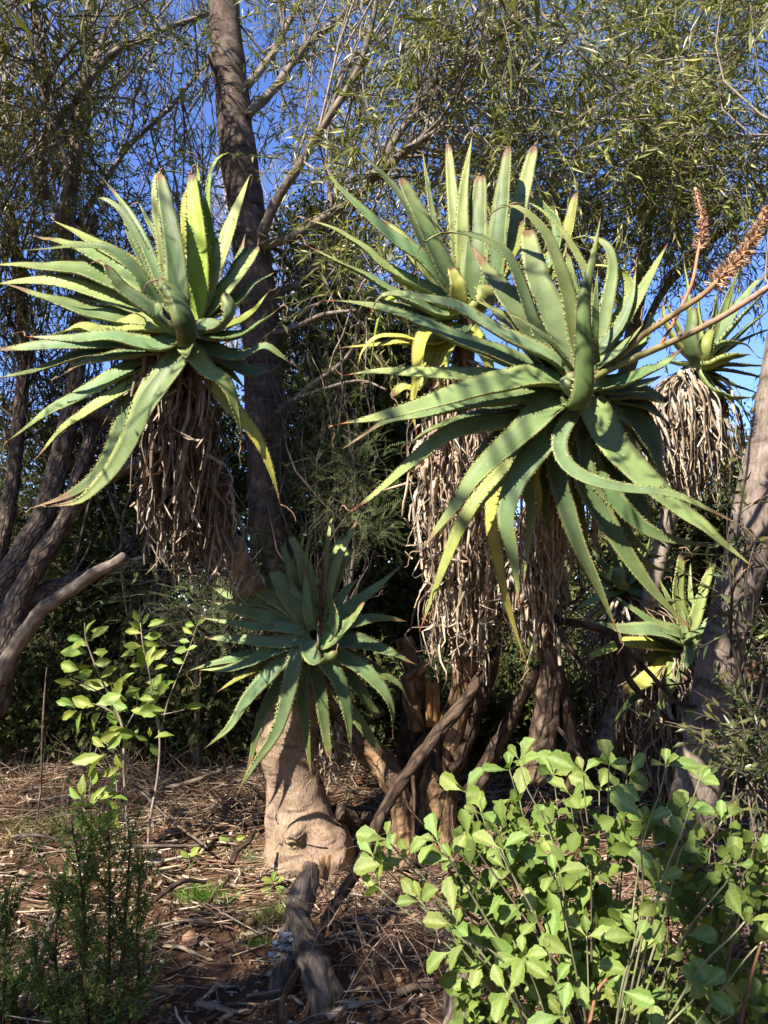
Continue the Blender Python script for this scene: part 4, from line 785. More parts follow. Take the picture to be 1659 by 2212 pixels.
# --- low shaded aloe on the stout trunk
DD = 4.15; AXD = (.02, -.78, .62)
bd = P(668, 1880, 4.4); bd[2] = gz(bd[0], bd[1])
Dd = thing('aloe', 'dark green low aloe in shade on a stout pale wrinkled trunk', 'aloe', bd, 'tree aloes with toothed leaves')
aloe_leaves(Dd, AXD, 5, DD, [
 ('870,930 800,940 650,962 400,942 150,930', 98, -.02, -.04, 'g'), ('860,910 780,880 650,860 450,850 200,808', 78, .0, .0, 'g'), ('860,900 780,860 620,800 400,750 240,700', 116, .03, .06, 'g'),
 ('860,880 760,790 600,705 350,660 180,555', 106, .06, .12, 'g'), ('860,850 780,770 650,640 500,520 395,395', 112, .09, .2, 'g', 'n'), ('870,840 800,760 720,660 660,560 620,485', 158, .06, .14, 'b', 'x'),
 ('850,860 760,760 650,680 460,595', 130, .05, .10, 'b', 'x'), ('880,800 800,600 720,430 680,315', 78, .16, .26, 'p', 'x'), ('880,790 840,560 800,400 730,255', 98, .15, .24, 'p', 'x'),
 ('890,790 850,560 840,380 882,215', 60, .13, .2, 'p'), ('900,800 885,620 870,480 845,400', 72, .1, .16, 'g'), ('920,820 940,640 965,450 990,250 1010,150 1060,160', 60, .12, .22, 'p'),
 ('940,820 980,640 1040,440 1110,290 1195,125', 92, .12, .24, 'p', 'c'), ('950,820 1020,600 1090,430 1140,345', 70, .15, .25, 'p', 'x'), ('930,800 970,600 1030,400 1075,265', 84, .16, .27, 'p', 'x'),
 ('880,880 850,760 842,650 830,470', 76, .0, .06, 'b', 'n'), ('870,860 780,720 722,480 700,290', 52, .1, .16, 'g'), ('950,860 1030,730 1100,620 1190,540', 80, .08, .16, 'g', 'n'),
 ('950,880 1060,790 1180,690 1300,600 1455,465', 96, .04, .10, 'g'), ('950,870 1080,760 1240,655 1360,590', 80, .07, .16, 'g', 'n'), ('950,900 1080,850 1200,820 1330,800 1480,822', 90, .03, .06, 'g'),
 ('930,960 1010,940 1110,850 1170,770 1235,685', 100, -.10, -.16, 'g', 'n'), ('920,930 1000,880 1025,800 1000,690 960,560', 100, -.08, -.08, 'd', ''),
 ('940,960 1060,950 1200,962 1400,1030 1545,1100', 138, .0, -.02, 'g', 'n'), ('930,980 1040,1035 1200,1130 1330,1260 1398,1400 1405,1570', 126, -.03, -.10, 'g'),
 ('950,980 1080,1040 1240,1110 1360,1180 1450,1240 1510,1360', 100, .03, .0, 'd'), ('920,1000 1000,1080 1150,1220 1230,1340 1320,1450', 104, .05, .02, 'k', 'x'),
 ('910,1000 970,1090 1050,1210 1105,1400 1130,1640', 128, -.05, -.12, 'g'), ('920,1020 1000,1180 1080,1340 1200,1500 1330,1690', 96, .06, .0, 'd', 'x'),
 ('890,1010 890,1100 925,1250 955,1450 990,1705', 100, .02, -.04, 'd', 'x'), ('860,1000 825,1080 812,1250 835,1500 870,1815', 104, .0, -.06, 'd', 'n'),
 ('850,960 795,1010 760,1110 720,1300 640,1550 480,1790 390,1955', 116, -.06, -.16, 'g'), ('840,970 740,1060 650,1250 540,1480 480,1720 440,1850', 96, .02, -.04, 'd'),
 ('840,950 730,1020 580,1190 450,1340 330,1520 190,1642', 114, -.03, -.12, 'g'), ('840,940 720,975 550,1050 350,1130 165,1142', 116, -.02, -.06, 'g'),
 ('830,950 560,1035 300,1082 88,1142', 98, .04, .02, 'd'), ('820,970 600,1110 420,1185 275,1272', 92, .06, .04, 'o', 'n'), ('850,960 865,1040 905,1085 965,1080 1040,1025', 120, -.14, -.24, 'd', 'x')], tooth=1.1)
sd = path(12, '255,60,4.22 235,180,4.3 222,350,4.36 218,500,4.4 212,640,4.42 235,800,4.42 252,950,4.42 270,1080,4.42 300,1230,4.42 305,1420,4.42', 4.3)
k = ZM[12][2]
def zP(x, y, D): return P(*zp(12, x, y), D)
b = MB(); tube(b, sd[::-1], [px(w*k, 4.4)/2 for w in (640, 560, 430, 345, 330, 368, 340, 280, 220, 150)], 72, n=190, rough=.07, rscale=5, flute=.018, seed=2.0,
     bumps=[(zP(215, 1130, 4.20), .062, .085), (zP(430, 1140, 4.22), .05, .06), (zP(392, 1050, 4.22), .04, .055), (zP(75, 1010, 4.3), .04, .03), (zP(560, 1180, 4.25), .07, .07), (zP(500, 1270, 4.2), .06, .05), (zP(180, 715, 4.2), .015, .012), (zP(45, 640, 4.35), .05, .02), (zP(150, 1300, 4.2), .07, .03)])
b.build('trunk', M['stump'], Dd)
b = MB(); tube(b, np.array([zP(330, 720, 4.42), zP(385, 610, 4.46), zP(400, 480, 4.5), zP(380, 330, 4.5)]), [.09, .062, .05, .04], 14, rough=.15); b.build('side_stem', M['stump'], Dd)
skirt(Dd, np.array([zP(440, 480, 4.36), zP(450, 560, 4.36), zP(450, 680, 4.36)]), .0, 1.0, 130, (.10, .26), (.02, .075), (.008, .016), TAN, 24, sr=.03)
skirt(Dd, np.array([zP(255, 60, 4.25), zP(240, 220, 4.3), zP(235, 330, 4.33)]), .0, 1.0, 60, (.06, .14), (.05, .09), (.01, .018), BRN, 6, sr=.05)
stalk(Dd, '930,930 938,800 936,650 945,520 948,395', 4.02, 4.10, .007, .005, (.10, .03, .02), (.13, .05, .035), z=5, head=(.12, 200, .016, .008, (.14, .05, .035)))

# --- aloe against the sky at the right edge
DE = 4.8; AXE = (.35, -.35, .87)
be = P(1300, 1640, 5.2); be[2] = gz(be[0], be[1])
E = thing('aloe', 'aloe against open sky at the right edge with a pale straw beard of dead leaves', 'aloe', be, 'tree aloes with toothed leaves')
aloe_leaves(E, AXE, 3, DE, [
 ('1240,1090 1205,980 1205,880 1220,755', 82, -.14, -.16, 'k', 'x'), ('1265,1095 1280,1020 1300,940 1332,880', 96, -.16, -.18, 'o', 'x'), ('1260,1050 1210,880 1190,650 1170,455', 70, .06, .12, 'g', ''),
 ('1280,1040 1270,850 1245,690', 62, .0, .0, 'p', 'x'), ('1290,1050 1350,900 1410,740 1485,540', 66, .02, .05, 'b'), ('1300,1050 1400,880 1500,720 1600,600 1680,560', 66, .0, .0, 'b'),
 ('1300,1060 1400,930 1520,790 1690,620', 60, -.05, -.1, 'g'), ('1310,1070 1430,970 1560,850 1730,720', 48, .0, .0, 'g'), ('1290,1080 1340,1000 1420,955 1530,972 1592,1032', 62, -.12, -.16, 'g'),
 ('1270,1100 1340,1085 1420,1050 1545,1030', 78, -.14, -.2, 'o', 'n'), ('1290,1100 1450,1085 1720,1095', 60, -.03, -.05, 'd'), ('1290,1110 1450,1120 1720,1180', 50, -.02, 0, 'd'),
 ('1290,1110 1400,1170 1500,1220 1612,1252', 44, .0, .0, 'k'), ('1260,1110 1290,1170 1350,1240 1450,1280 1555,1275', 74, -.10, -.14, 'p', 'n'), ('1290,1120 1400,1220 1490,1300 1550,1420 1570,1490', 48, .0, -.05, 'k'),
 ('1280,1120 1350,1200 1400,1300 1422,1475', 42, .03, 0, 'k'), ('1240,1060 1180,980 1120,850 1070,730', 72, .05, .1, 'd', 'n'), ('1230,1070 1130,960 1065,840 1040,740', 58, .02, .05, 'o', 'x'),
 ('1310,1070 1400,1010 1560,920 1720,860', 48, .05, .1, 'g'), ('1290,1040 1370,900 1430,740 1470,550', 50, .08, .15, 'b'), ('1230,1080 1150,1080 1060,1070 960,1100', 56, .05, .1, 'd'),
 ('1300,1060 1400,880 1470,760 1540,680', 60, .07, .14, 'b'), ('1270,1050 1320,900 1350,780 1370,640', 56, .06, .12, 'b')])
se = path(3, '1255,1075,4.82 1190,1130,4.86 1160,1250,4.9 1150,1420,4.95 1130,1700,5.0 1050,2100,5.1 900,2700,5.2 700,3360,5.2', 4.9)
b = MB(); tube(b, se, [.045, .05, .055, .055, .055, .06, .07, .09], 12, n=50, rough=.2); b.build('stem', M['greybark'], E)
skirt(E, se[:5], .10, .80, 420, (.28, .62), (.08, .28), (.016, .036), [(.50, .42, .32), (.42, .34, .25), (.56, .49, .39), (.32, .24, .17)], 70, sr=.06, lean=(.08, 0, 0), ragged=.5)

# --- lower right aloes
DF = 4.9; AXF = (.05, -.62, .78)
bf = P(1430, 1700, 5.0); bf[2] = gz(bf[0], bf[1])
F_ = thing('aloe', 'aloe half hidden behind the grey right-hand trunk with lit erect leaves and yellowing lower ones', 'aloe', bf, 'tree aloes with toothed leaves')
aloe_leaves(F_, AXF, 6, DF, [
 ('1020,890 980,840 850,795 700,700 520,570', 96, .0, .0, 'g'), ('1020,910 960,870 800,822 560,812 310,742', 110, -.04, -.1, 'g'), ('1010,950 900,940 780,870 720,840', 90, .02, 0, 'k'),
 ('1000,950 850,935 680,920 540,930 285,1045', 92, .03, .0, 'y', 'x'), ('1000,960 900,990 800,1010 640,1092', 84, .05, .02, 'o'), ('1000,970 900,1060 830,1130 700,1220 580,1275', 150, .04, -.02, 'y', 'x'),
 ('1010,960 970,1040 930,1150 910,1270 830,1450 740,1605', 108, .0, -.08, 'p'), ('1030,890 1070,940 1060,1030 1000,1150 940,1300', 92, -.08, -.16, 'g'), ('1040,900 1100,860 1170,832 1265,822', 96, -.08, -.12, 'g', 'n'),
 ('1040,850 1010,720 985,550 1010,255', 98, .08, .14, 'p', 'x'), ('1060,840 1085,680 1078,500 1080,315', 52, .1, .18, 'p'), ('1080,830 1130,680 1180,500 1262,295', 92, .08, .16, 'p', 'x'),
 ('1110,840 1220,740 1252,520 1270,330', 42, .1, .2, 'g'), ('1100,850 1190,780 1280,700 1320,560', 70, .06, .12, 'g', 'n'), ('1030,850 960,680 900,560 850,440', 66, .06, .14, 'g'),
 ('1040,840 1000,650 950,480', 60, .04, .1, 'b'), ('1060,930 1250,980 1450,1000 1720,985', 86, .0, .0, 'd'), ('1050,950 1200,1080 1400,1250 1620,1410', 128, .02, .0, 'k'), ('1050,940 1120,1060 1190,1140', 100, .0, -.05, 'd'),
 ('1060,900 1300,880 1500,900 1680,840', 70, .06, .1, 'g'), ('1020,960 930,1120 800,1200 620,1370 480,1560', 100, .08, .06, 'k')])
sf = path(6, '1040,900,4.92 1000,1000,4.96 960,1200,5.0 930,1500,5.0 900,1900,5.0 880,2100,5.0', 4.6)
b = MB(); tube(b, sf, [.045, .05, .055, .055, .06, .08], 12, n=36, rough=.2); b.build('stem', M['darkbark'], F_)
skirt(F_, sf, .05, .8, 330, (.25, .5), (.06, .34), (.012, .026), BRN+TAN[:2], 40)
DG = 5.3; AXG = (.1, -.5, .86)
bg = P(1345, 1640, 5.4); bg[2] = gz(bg[0], bg[1])
G_ = thing('aloe', 'small far aloe with slender fanned leaves under the largest aloe at right', 'aloe', bg, 'tree aloes with toothed leaves')
aloe_leaves(G_, AXG, 6, DG, [
 ('570,480 540,400 500,250 430,120 320,105', 62, .0, .05, 'g'), ('580,480 540,350 500,240 400,60', 56, .04, .1, 'b'), ('590,480 600,380 680,250 705,160', 56, .02, .08, 'b'), ('600,480 660,380 740,280 772,140', 52, .04, .1, 'g'),
 ('600,490 720,380 810,280 885,185', 62, .0, .0, 'p'), ('610,500 780,400 900,340 1015,275', 62, .0, .0, 'g'), ('620,510 850,440 1000,385 1185,340', 50, .04, .06, 'p'), ('550,490 420,410 280,330', 66, .0, -.05, 'p'),
 ('550,500 400,430 250,350 190,260', 60, .05, .05, 'g'), ('560,520 450,560 320,610 180,685', 66, -.04, -.1, 'p'), ('620,520 850,500 1050,480 1250,492', 44, .02, .04, 'g'), ('620,480 800,340 1000,265 1150,220 1200,260 1215,312', 46, .06, .1, 'p'),
 ('570,490 530,440 545,380 590,370', 96, -.1, -.14, 'b', 'x'), ('580,520 500,600 420,680 270,760', 66, .0, -.06, 'y'), ('590,520 540,640 560,760 600,850', 60, .04, .0, 'p'), ('540,470 400,300 330,180', 66, .05, .1, 'g'), ('600,510 720,560 860,600 960,680', 76, -.04, -.1, 'g'),
 ('560,500 460,480 340,470 240,400', 60, .0, .0, 'g'), ('600,480 640,330 650,220', 50, .06, .1, 'b')])
sg = path(6, '580,500,5.3 580,700,5.35 600,1000,5.4 620,1500,5.4 640,1800,5.4', 5.3)
b = MB(); tube(b, sg, [.045, .05, .055, .06, .08], 12, n=30, rough=.2); b.build('stem', M['darkbark'], G_)
skirt(G_, sg, .05, .85, 420, (.3, .6), (.06, .5), (.012, .026), BRN+TAN[:2], 24)

# ------------------------------------------------------------------ other trunks
rp = path(0, '1490,1790,3.95 1505,1690,3.95 1530,1540,3.95 1560,1400,3.95 1600,1250,3.95 1640,1080,3.95 1672,930,4.0 1710,700,4.1 1760,300,4.3 1800,-100,4.6', 4)
gt = thing('grey_trunked_tree', 'leaning grey tree trunk crossing the right edge in front of the lower right aloe', 'tree', (rp[0][0], rp[0][1], gz(rp[0][0], rp[0][1])))
b = MB(); tube(b, rp, [px(w, 3.95)/2 for w in (110, 86, 90, 95, 97, 95, 92, 90, 86, 80)], 28, n=110, rough=.09, rscale=5, flute=.02); b.build('trunk', M['trunkgrey'], gt)
cl = [(P(1900, 100, 4.4), (.7, .8, .8), 200, rp[-3:]), (P(1800, -300, 4.6), (.8, .8, .6), 200, rp[-2:])]
add_crown(gt, cl, 'lance')

# dead multi-stemmed stump in the middle
q0 = P(935, 1850, 4.62)
ds = thing('dead_stump', 'dark weathered dead stump with a splintered orange top in the middle of the aloes', 'stump', (q0[0], q0[1], gz(q0[0], q0[1])))
b = MB(); tube(b, path(12, '1010,1330,4.62 1000,1180,4.62 985,1000,4.64 965,800,4.66 945,600,4.68 930,450,4.68 925,340,4.68', 4.6), [.20, .165, .135, .125, .12, .10, .085], 22, n=60, rough=.32, rscale=5, flute=.10); b.build('trunk', M['darkbark'], ds)
b = MB(); tube(b, path(12, '1000,980,4.6 1080,800,4.56 1160,640,4.55 1230,470,4.55 1299,300,4.5 1360,120,4.45', 4.6), [.10, .085, .075, .06, .055, .045], 14, n=40, rough=.25, rscale=7); b.build('limb', M['darkbark'], ds)
b = MB(); tube(b, path(12, '930,520,4.55 900,420,4.52 890,330,4.5 880,250,4.5 930,205,4.45 985,150,4.4', 4.5), [.055, .05, .05, .045, .035, .02], 12, n=30, rough=.35, rscale=9); b.build('broken_limb', M['peel'], ds)
b = MB()
for i in range(9):
    x = 985+i*8+random.uniform(-4, 4); y = 240+random.uniform(-6, 60); p0 = zP(x, 520, 4.52+random.uniform(-.03, .02)); p1 = zP(x+random.uniform(-6, 6), y, 4.52+random.uniform(-.03, .02))
    tube(b, [p0, (p0+p1)/2, p1], [.014, .013, .006], 6, n=8, rough=.4, rscale=14)
b.build('splintered_wood', M['splinter'], ds)
b = MB(); tube(b, path(12, '850,20,4.6 880,120,4.6 920,240,4.62 940,400,4.64', 4.6), [.05, .055, .06, .06], 14, n=30, rough=.25, rscale=8); b.build('limb', M['peel'], ds)
for s_, w in (('1160,40,4.45 1150,180,4.5 1155,330,4.5 1140,430,4.5', (.028, .03, .03, .03)), ('1260,40,4.45 1240,180,4.5 1215,300,4.5 1200,400,4.5', (.04, .042, .04, .04))):
    b = MB(); tube(b, path(12, s_, 4.5), w, 12, n=30, rough=.15); b.build('pale_stem', M['stump'], ds)
for s_, r_ in (('985,560,4.4 930,640,4.4 905,760,4.42 900,900,4.45', .02), ('1020,600,4.45 1030,720,4.45 1060,830,4.45', .03), ('470,1010,4.4 560,1040,4.5 700,1060,4.55 850,1180,4.6', .05)):
    b = MB(); tube(b, path(12, s_, 4.4), [r_, r_, r_*.8], 9, n=24, rough=.25); b.build('root', M['darkbark'], ds)

# fallen branch lying across, logs, sticks
fb = thing('fallen_branch', 'dark dead branch slanting from the stump down to the lower centre', 'branch', P(600, 2210, 3.0))
b = MB(); c = tube(b, path(12, '1420,40,4.3 1340,150,4.25 1270,270,4.2 1180,400,4.15 1080,510,4.1 980,640,4.05 870,790,4.0 790,910,3.9 730,1010,3.85 680,1130,3.75 620,1270,3.65 540,1410,3.5 440,1570,3.35 390,1660,3.25 330,1790,3.15 240,1930,3.05 170,2060,2.95 140,2250,2.85', 4), [.028, .034, .036, .033, .03, .025, .017, .011], 12, n=100, rough=.25, rscale=12); b.build('main_branch', M['darkbark'], fb)
for s_, r_ in (('730,1010,3.85 765,1060,3.85 770,1110,3.86', .02), ('1100,520,4.1 1070,600,4.1 1075,720,4.1 1100,900,4.1 1110,1200,4.1', .011), ('900,800,3.98 910,900,3.95 905,1100,3.9 900,1330,3.85', .012), ('850,920,3.9 900,1010,3.9 1010,1130,3.9', .008), ('390,1660,3.25 370,1800,3.2 340,1950,3.1 290,2200,2.95', .014), ('1080,510,4.1 1120,540,4.08', .018), ('1075,960,4.1 1030,1160,4.1 1000,1350,4.0', .008)):
    b = MB(); tube(b, path(12, s_, 4), [r_, r_*.85, r_*.5], 8, n=26, rough=.2, rscale=14); b.build('side_twig', M['darkbark'], fb)
lg = thing('broken_log', 'upright broken log with a splintered orange top leaning in front of the stout trunk', 'log', P(612, 2190, 3.15))
b = MB(); tube(b, path(12, '120,2280,3.1 165,2000,3.15 200,1800,3.22 250,1600,3.32 300,1430,3.42 340,1320,3.5', 3.3), [.055, .053, .052, .054, .054, .048], 26, n=90, rough=.30, rscale=16, flute=.06); b.build('trunk', M['log'], lg)
b = MB()
for i in range(10):
    x = 290+i*14; p0 = zP(x-8, 1370+i*2, 3.46+random.uniform(-.03, .02)); p1 = zP(x+14+random.uniform(-5, 8), 1330-random.uniform(0, 100)*(1 if i > 5 else .4), 3.49)
    tube(b, [p0, (p0+p1)/2, p1], [.013, .012, .004], 6, n=7, rough=.4, rscale=15)
b.build('splintered_wood', M['splinter'], lg)
fu = MB()
for i in range(34):                                             # frilled brackets on the log
    x, y = 150+RNG.uniform(-30, 75), 1690+RNG.random()*230; x += (1800-y)*.12; o = zP(x, y, 3.17+RNG.uniform(-.01, .015)); w = RNG.uniform(.014, .034); n = 9
    V = [o+[0, .02, 0]]
    for j in range(n):
        a = math.pi*j/(n-1); V.append(o+np.array([-math.cos(a)*w, -math.sin(a)*w*.9+.01, .006*math.sin(j*2.1+i)+RNG.normal()*.002]))
    m = len(V); V += [v-np.array([0, -.004, .007]) for v in V]
    T = [(0, j, j+1) for j in range(1, n)]+[(m, m+j+1, m+j) for j in range(1, n)]; Qf = [(j, m+j, m+j+1, j+1) for j in range(1, n)]
    fu.add(V, Qf, T, np.array([.30, .31, .32])*RNG.uniform(.6, 1.4))
fo = fu.build('bracket_fungus', M['dead']); tag(fo, 'grey frilled bracket fungus growing on the broken log', 'fungus')
l2 = thing('split_log', 'pale split log lying beside the broken log at the bottom centre', 'log', P(690, 2190, 3.05))
b = MB(); tube(b, path(12, '205,1545,3.3 250,1620,3.24 300,1760,3.17 350,1900,3.1 400,2050,3.05 430,2280,3.0', 3.2), [.022, .05, .066, .068, .066, .07], 26, n=90, rough=.32, rscale=16, flute=.07); b.build('trunk', M['log'], l2)
l3 = MB(); tube(l3, path(12, '1290,1700,2.9 1230,1850,2.85 1190,2000,2.8 1160,2260,2.7', 2.8), [.045, .06, .065, .07], 16, n=40, rough=.35, rscale=9, flute=.08)
tag(l3.build('weathered_log', M['log']), 'grey weathered log at the left foot of the bright leafy shrub', 'log')

def stick(z, s, D0, D1, r, label, mat='log'):
    b = MB(); tube(b, path(z, s, D0, D1), [r, r*.9, r*.6], 8, n=30, rough=.3, rscale=14); tag(b.build('fallen_stick', M[mat]), label, 'stick', 'fallen sticks on the bank')
stick(8, '290,1480 250,1560 210,1660 180,1760 150,1850 100,1960', 3.5, 2.75, .017, 'pale stick slanting down at the lower left behind the feathery shrub')
stick(8, '560,1225 700,1222 830,1222 930,1218', 4.0, 4.1, .012, 'straight pale stick lying level left of the stout trunk')
stick(8, '620,930 700,1010 770,1080 860,1150 950,1215', 4.9, 4.2, .010, 'thin pale stick slanting down to the right left of the stout trunk')
stick(8, '560,990 700,960 860,930 1000,880 1100,850 1200,850', 5.2, 4.7, .013, 'long bent stick running up to the stout trunk')
stick(8, '60,1180 160,1170 290,1195', 4.3, 4.2, .012, 'short pale stick at the left edge of the litter')
stick(8, '1080,1300 1110,1240 1160,1200 1190,1150', 3.9, 4.1, .016, 'crooked dark stick at the left foot of the stout trunk', 'darkbark')
stick(8, '700,1490 780,1430 860,1385 960,1390', 3.6, 3.7, .014, 'bent stick beside the grass tuft', 'darkbark')
stick(8, '220,1685 240,1710 285,1730', 3.2, 3.2, .008, 'short bleached stick below the feathery shrub top')
stick(8, '170,1120 190,950 195,750 205,550 218,390', 3.9, 3.9, .006, 'thin upright dry stem left of the yellow-green sapling')
stick(7, '970,560 1010,640 1050,690 1090,740', 2.55, 2.5, .016, 'dark twig inside the bright leafy shrub', 'darkbark')
stick(6, '70,1530 150,1620 220,1720 290,1820', 4.2, 4.1, .012, 'bare stick behind the top of the bright leafy shrub')
# bare twiggy branch under the largest aloe
tb = thing('bare_branch', 'bare forked branch reaching right under the largest aloe', 'branch', P(1185, 1420, 4.2))
for s_, r_ in (('0,650,4.2 60,720,4.1 130,755,4.05 250,770,4.0 400,810,3.95 500,850,3.95 560,950,3.95 600,1150,3.95 700,1290,3.95 830,1410,3.95 950,1540,3.95 1050,1700,3.95', .022), ('480,840,3.95 600,960,3.9 720,1080,3.9 820,1190,3.9 920,1300,3.9 1010,1380,3.9 1150,1400,3.9 1330,1480,3.9', .013),
               ('100,760,4.05 110,850,4.0 180,960,4.0 260,1050,4.0 330,1110,4.0 430,1180,4.0', .014), ('130,650,4.05 260,560,4 250,420,4 235,300,4 180,150,4.0', .008), ('580,1000,3.95 540,1130,3.95 480,1310,3.95 470,1400,3.95', .009),
               ('960,1490,3.95 1000,1600,3.95 1080,1850,3.95', .012), ('230,640,4.05 160,740,4.05', .006), ('1000,1120,3.9 1080,1200,3.9 900,1230,3.9 780,1215,3.9', .006)):
    b = MB(); tube(b, path(6, s_, 4), [r_, r_*.85, r_*.55], 8, n=44, rough=.2, rscale=14); b.build('branch', M['darkbark'], tb)

# ------------------------------------------------------------------ bright leafy shrub
def leaf_mesh(name, outline, teeth, fold, curl, col, vein, seed):
    """outline: half widths along the blade (unit length), toothed margin, folded on the midrib"""
    rs = random.Random(seed); n = len(outline); V = []; C = []
    for i, w in enumerate(outline):
        s = i/(n-1); z = -curl*s*s; tt = 1+(teeth if i % 2 else -teeth)*(0 if i in (0, 1, n-1) else 1)
        wv = .03*math.sin(s*7+seed)
        for u in (-1, -.5, 0, .5, 1):
            k = tt if abs(u) == 1 else 1
            V.append((u*w*k, s, z+fold*w*abs(u)**1.2+wv*u*w*2)); C.append(np.array(vein if u == 0 else col)*(1.12 if abs(u) == 1 else 1))
    I = np.arange(n*5).reshape(n, 5); Q = np.stack([I[:-1, :-1], I[:-1, 1:], I[1:, 1:], I[1:, :-1]], -1).reshape(-1, 4)
    return mesh(name, V, Q, None, np.array(C))
SHO = [.022, .026, .045, .085, .145, .205, .25, .275, .28, .262, .205, .06]
SHO = list(np.interp(np.linspace(0, 1, 18), np.linspace(0, 1, len(SHO)), SHO))
SHL = [leaf_mesh('shrub_leaf', [w*(1+.10*math.sin(i*1.1+j)) for i, w in enumerate(SHO)], .055, f, c, (.175, .245, .055), (.27, .34, .11), j) for j, (f, c) in enumerate([(.3, .15), (.5, .35), (.15, -.15), (.4, .5), (.65, .2)])]
SPO = [.012, .06, .14, .20, .235, .24, .22, .17, .10, .008]
SPL = [leaf_mesh('sapling_leaf', [w*(1+.1*math.sin(i*2.3+j)) for i, w in enumerate(SPO)], .02, f, c, (.225, .315, .055), (.34, .40, .10), j) for j, (f, c) in enumerate([(.25, .15), (.5, .3), (.15, .0), (.6, .2)])]
def place_leaf(root, meshes, mat, base, direction, normal, size, name='leaf', wide=1.0):
    y = unit(np.asarray(direction)); z = np.asarray(normal)-np.dot(normal, y)*y; z = unit(z); x = np.cross(y, z)
    o = obj(name, random.choice(meshes), mat, root, base)
    from mathutils import Matrix
    o.rotation_euler = Matrix(((x[0], y[0], z[0]), (x[1], y[1], z[1]), (x[2], y[2], z[2]))).to_euler(); o.scale = (size*wide, size, size); return o
sb0 = P(1330, 2560, 2.35); sb0[2] = gz(sb0[0], sb0[1])
SH = thing('leafy_shrub', 'bright green shrub with toothed paddle-shaped leaves filling the lower right corner', 'shrub', sb0)
TIPS = '180,490 120,470 170,400 250,470 140,590 300,640 430,480 370,410 480,215 650,130 690,90 820,150 940,140 1040,110 1110,150 1260,115 1390,170 540,300 620,440 690,250 890,230 1000,210 1090,230 1350,290 1480,330 1540,500 1230,560 1640,470 830,540 640,520 950,780 1150,790 1050,700 830,960 700,860 1450,660 1570,720 960,960 1250,850 1400,980 520,960 640,1000 1100,1060 1560,1040 860,1090 1280,1060 440,740 1330,420 760,400 1180,330 570,600 760,720 1640,800 1650,1000'
tips = [zp(7, *[float(v) for v in t.split(',')]) for t in TIPS.split()]
stem_mb = MB(); count = 0; inner = MB()
for i, (tx, ty) in enumerate(tips):
    Dt = 2.25+(.25 if i > 7 else .08)*math.sin(i*2.4)-.12*((ty-1650)/560)+(.25 if ty < 1720 else 0)
    tip = P(tx, ty, Dt)
    low = P(1290+(tx-1290)*.45, max(ty+180, 2000+(ty-1600)*.5), Dt+.12)
    pth = np.array([sb0*.3+low*.7 if ty < 2000 else low+[0, .05, -.12], low*.55+tip*.45+rnd(1)[0]*.02, tip*.85+low*.15, tip]); c = catmull(pth, 24); t = tangents(c)
    b = MB(); tube(b, pth, [.0042, .0036, .0028, .0018], 6, n=16, col=(1, 1, 1)); b.V and b.build('stem', M['shrubstem'] if 'shrubstem' in M else M['limb'], SH)
    for j in range(6):
        k = 23-int(j*2.6) if j > 3 else 23; th = j*2.4+i; up = t[k]
        a = unit(np.cross(up, [.3, .2, 1])); bb2 = np.cross(up, a); side = a*math.cos(th)+bb2*math.sin(th)
        op = (.5, .8, 1.0, 1.2, 1.4, 1.5)[j]
        d = unit(up*(1.3-op*.6)+side*op+np.array([-.08, -.10, .05])); sz = (.034, .045, .052, .06, .064, .066, .062, .056)[j]*random.uniform(.75, 1.3)*Dt/2.25*1.40
        nrm = unit(up*.6-side*.3+np.array([-.45, -.75, .55])+rnd(1)[0]*.42)
        if count < 299 and not (i > 12 and j == 5 and i % 2):
            place_leaf(SH, SHL, M['shrubleaf'], c[k]+side*.004, d, nrm, sz); count += 1
n = 1050                                                         # inner foliage that reads as a mass
def SHP():
    while True:
        a_, b_ = RNG.uniform(380, 1660), RNG.uniform(170, 1160)
        if b_ > 300+130*abs((a_-950)/700)**2+90*mnoise.noise(Vector((a_*.011, 1, 1))) and a_ > 430 and not (abs(a_-1090) < 130 and 380 < b_ < 720 and RNG.random() < .8) and mnoise.noise(Vector((a_*.006, b_*.006, 3)))+.42*RNG.random() > -.12: return a_, b_
o_ = np.array([P(*zp(7, *SHP()), RNG.uniform(2.28, 2.66)) for _ in range(n)])
for i_ in range(n):                                             # true leaf blades joined into one mass
    me_ = SHL[i_ % 5]; v_ = np.empty(len(me_.vertices)*3, np.float32); me_.vertices.foreach_get('co', v_); v_ = v_.reshape(-1, 3)
    y_ = unit(rnd(1)[0]+[0, -.3, .3]); z_ = rnd(1)[0]*.5+[-.4, -.7, .6]; z_ = unit(z_-np.dot(z_, y_)*y_); x_ = np.cross(y_, z_); sz = RNG.uniform(.045, .085)
    I_ = np.arange(len(v_)).reshape(-1, 5); inner.add(o_[i_]+sz*(v_[:, :1]*x_+v_[:, 1:2]*y_+v_[:, 2:]*z_), np.stack([I_[:-1, :-1], I_[:-1, 1:], I_[1:, 1:], I_[1:, :-1]], -1).reshape(-1, 4), None, np.array([.15, .215, .048])*RNG.uniform(.45, 1.25))
PLs = np.stack([np.linspace(a, b_, 5) for a, b_ in zip(o_[::14], o_[::14]*.7+np.array(sb0)*.3+rnd(len(o_[::14]))*.08)]); twigs(inner, PLs, np.outer(np.full(len(PLs), .003), np.linspace(.6, 1.3, 5)), np.array([.16, .11, .08])*RNG.uniform(.6, 1.3, (len(PLs), 1)), 4)
stuff(inner.build('inner_foliage', M['small'], SH))
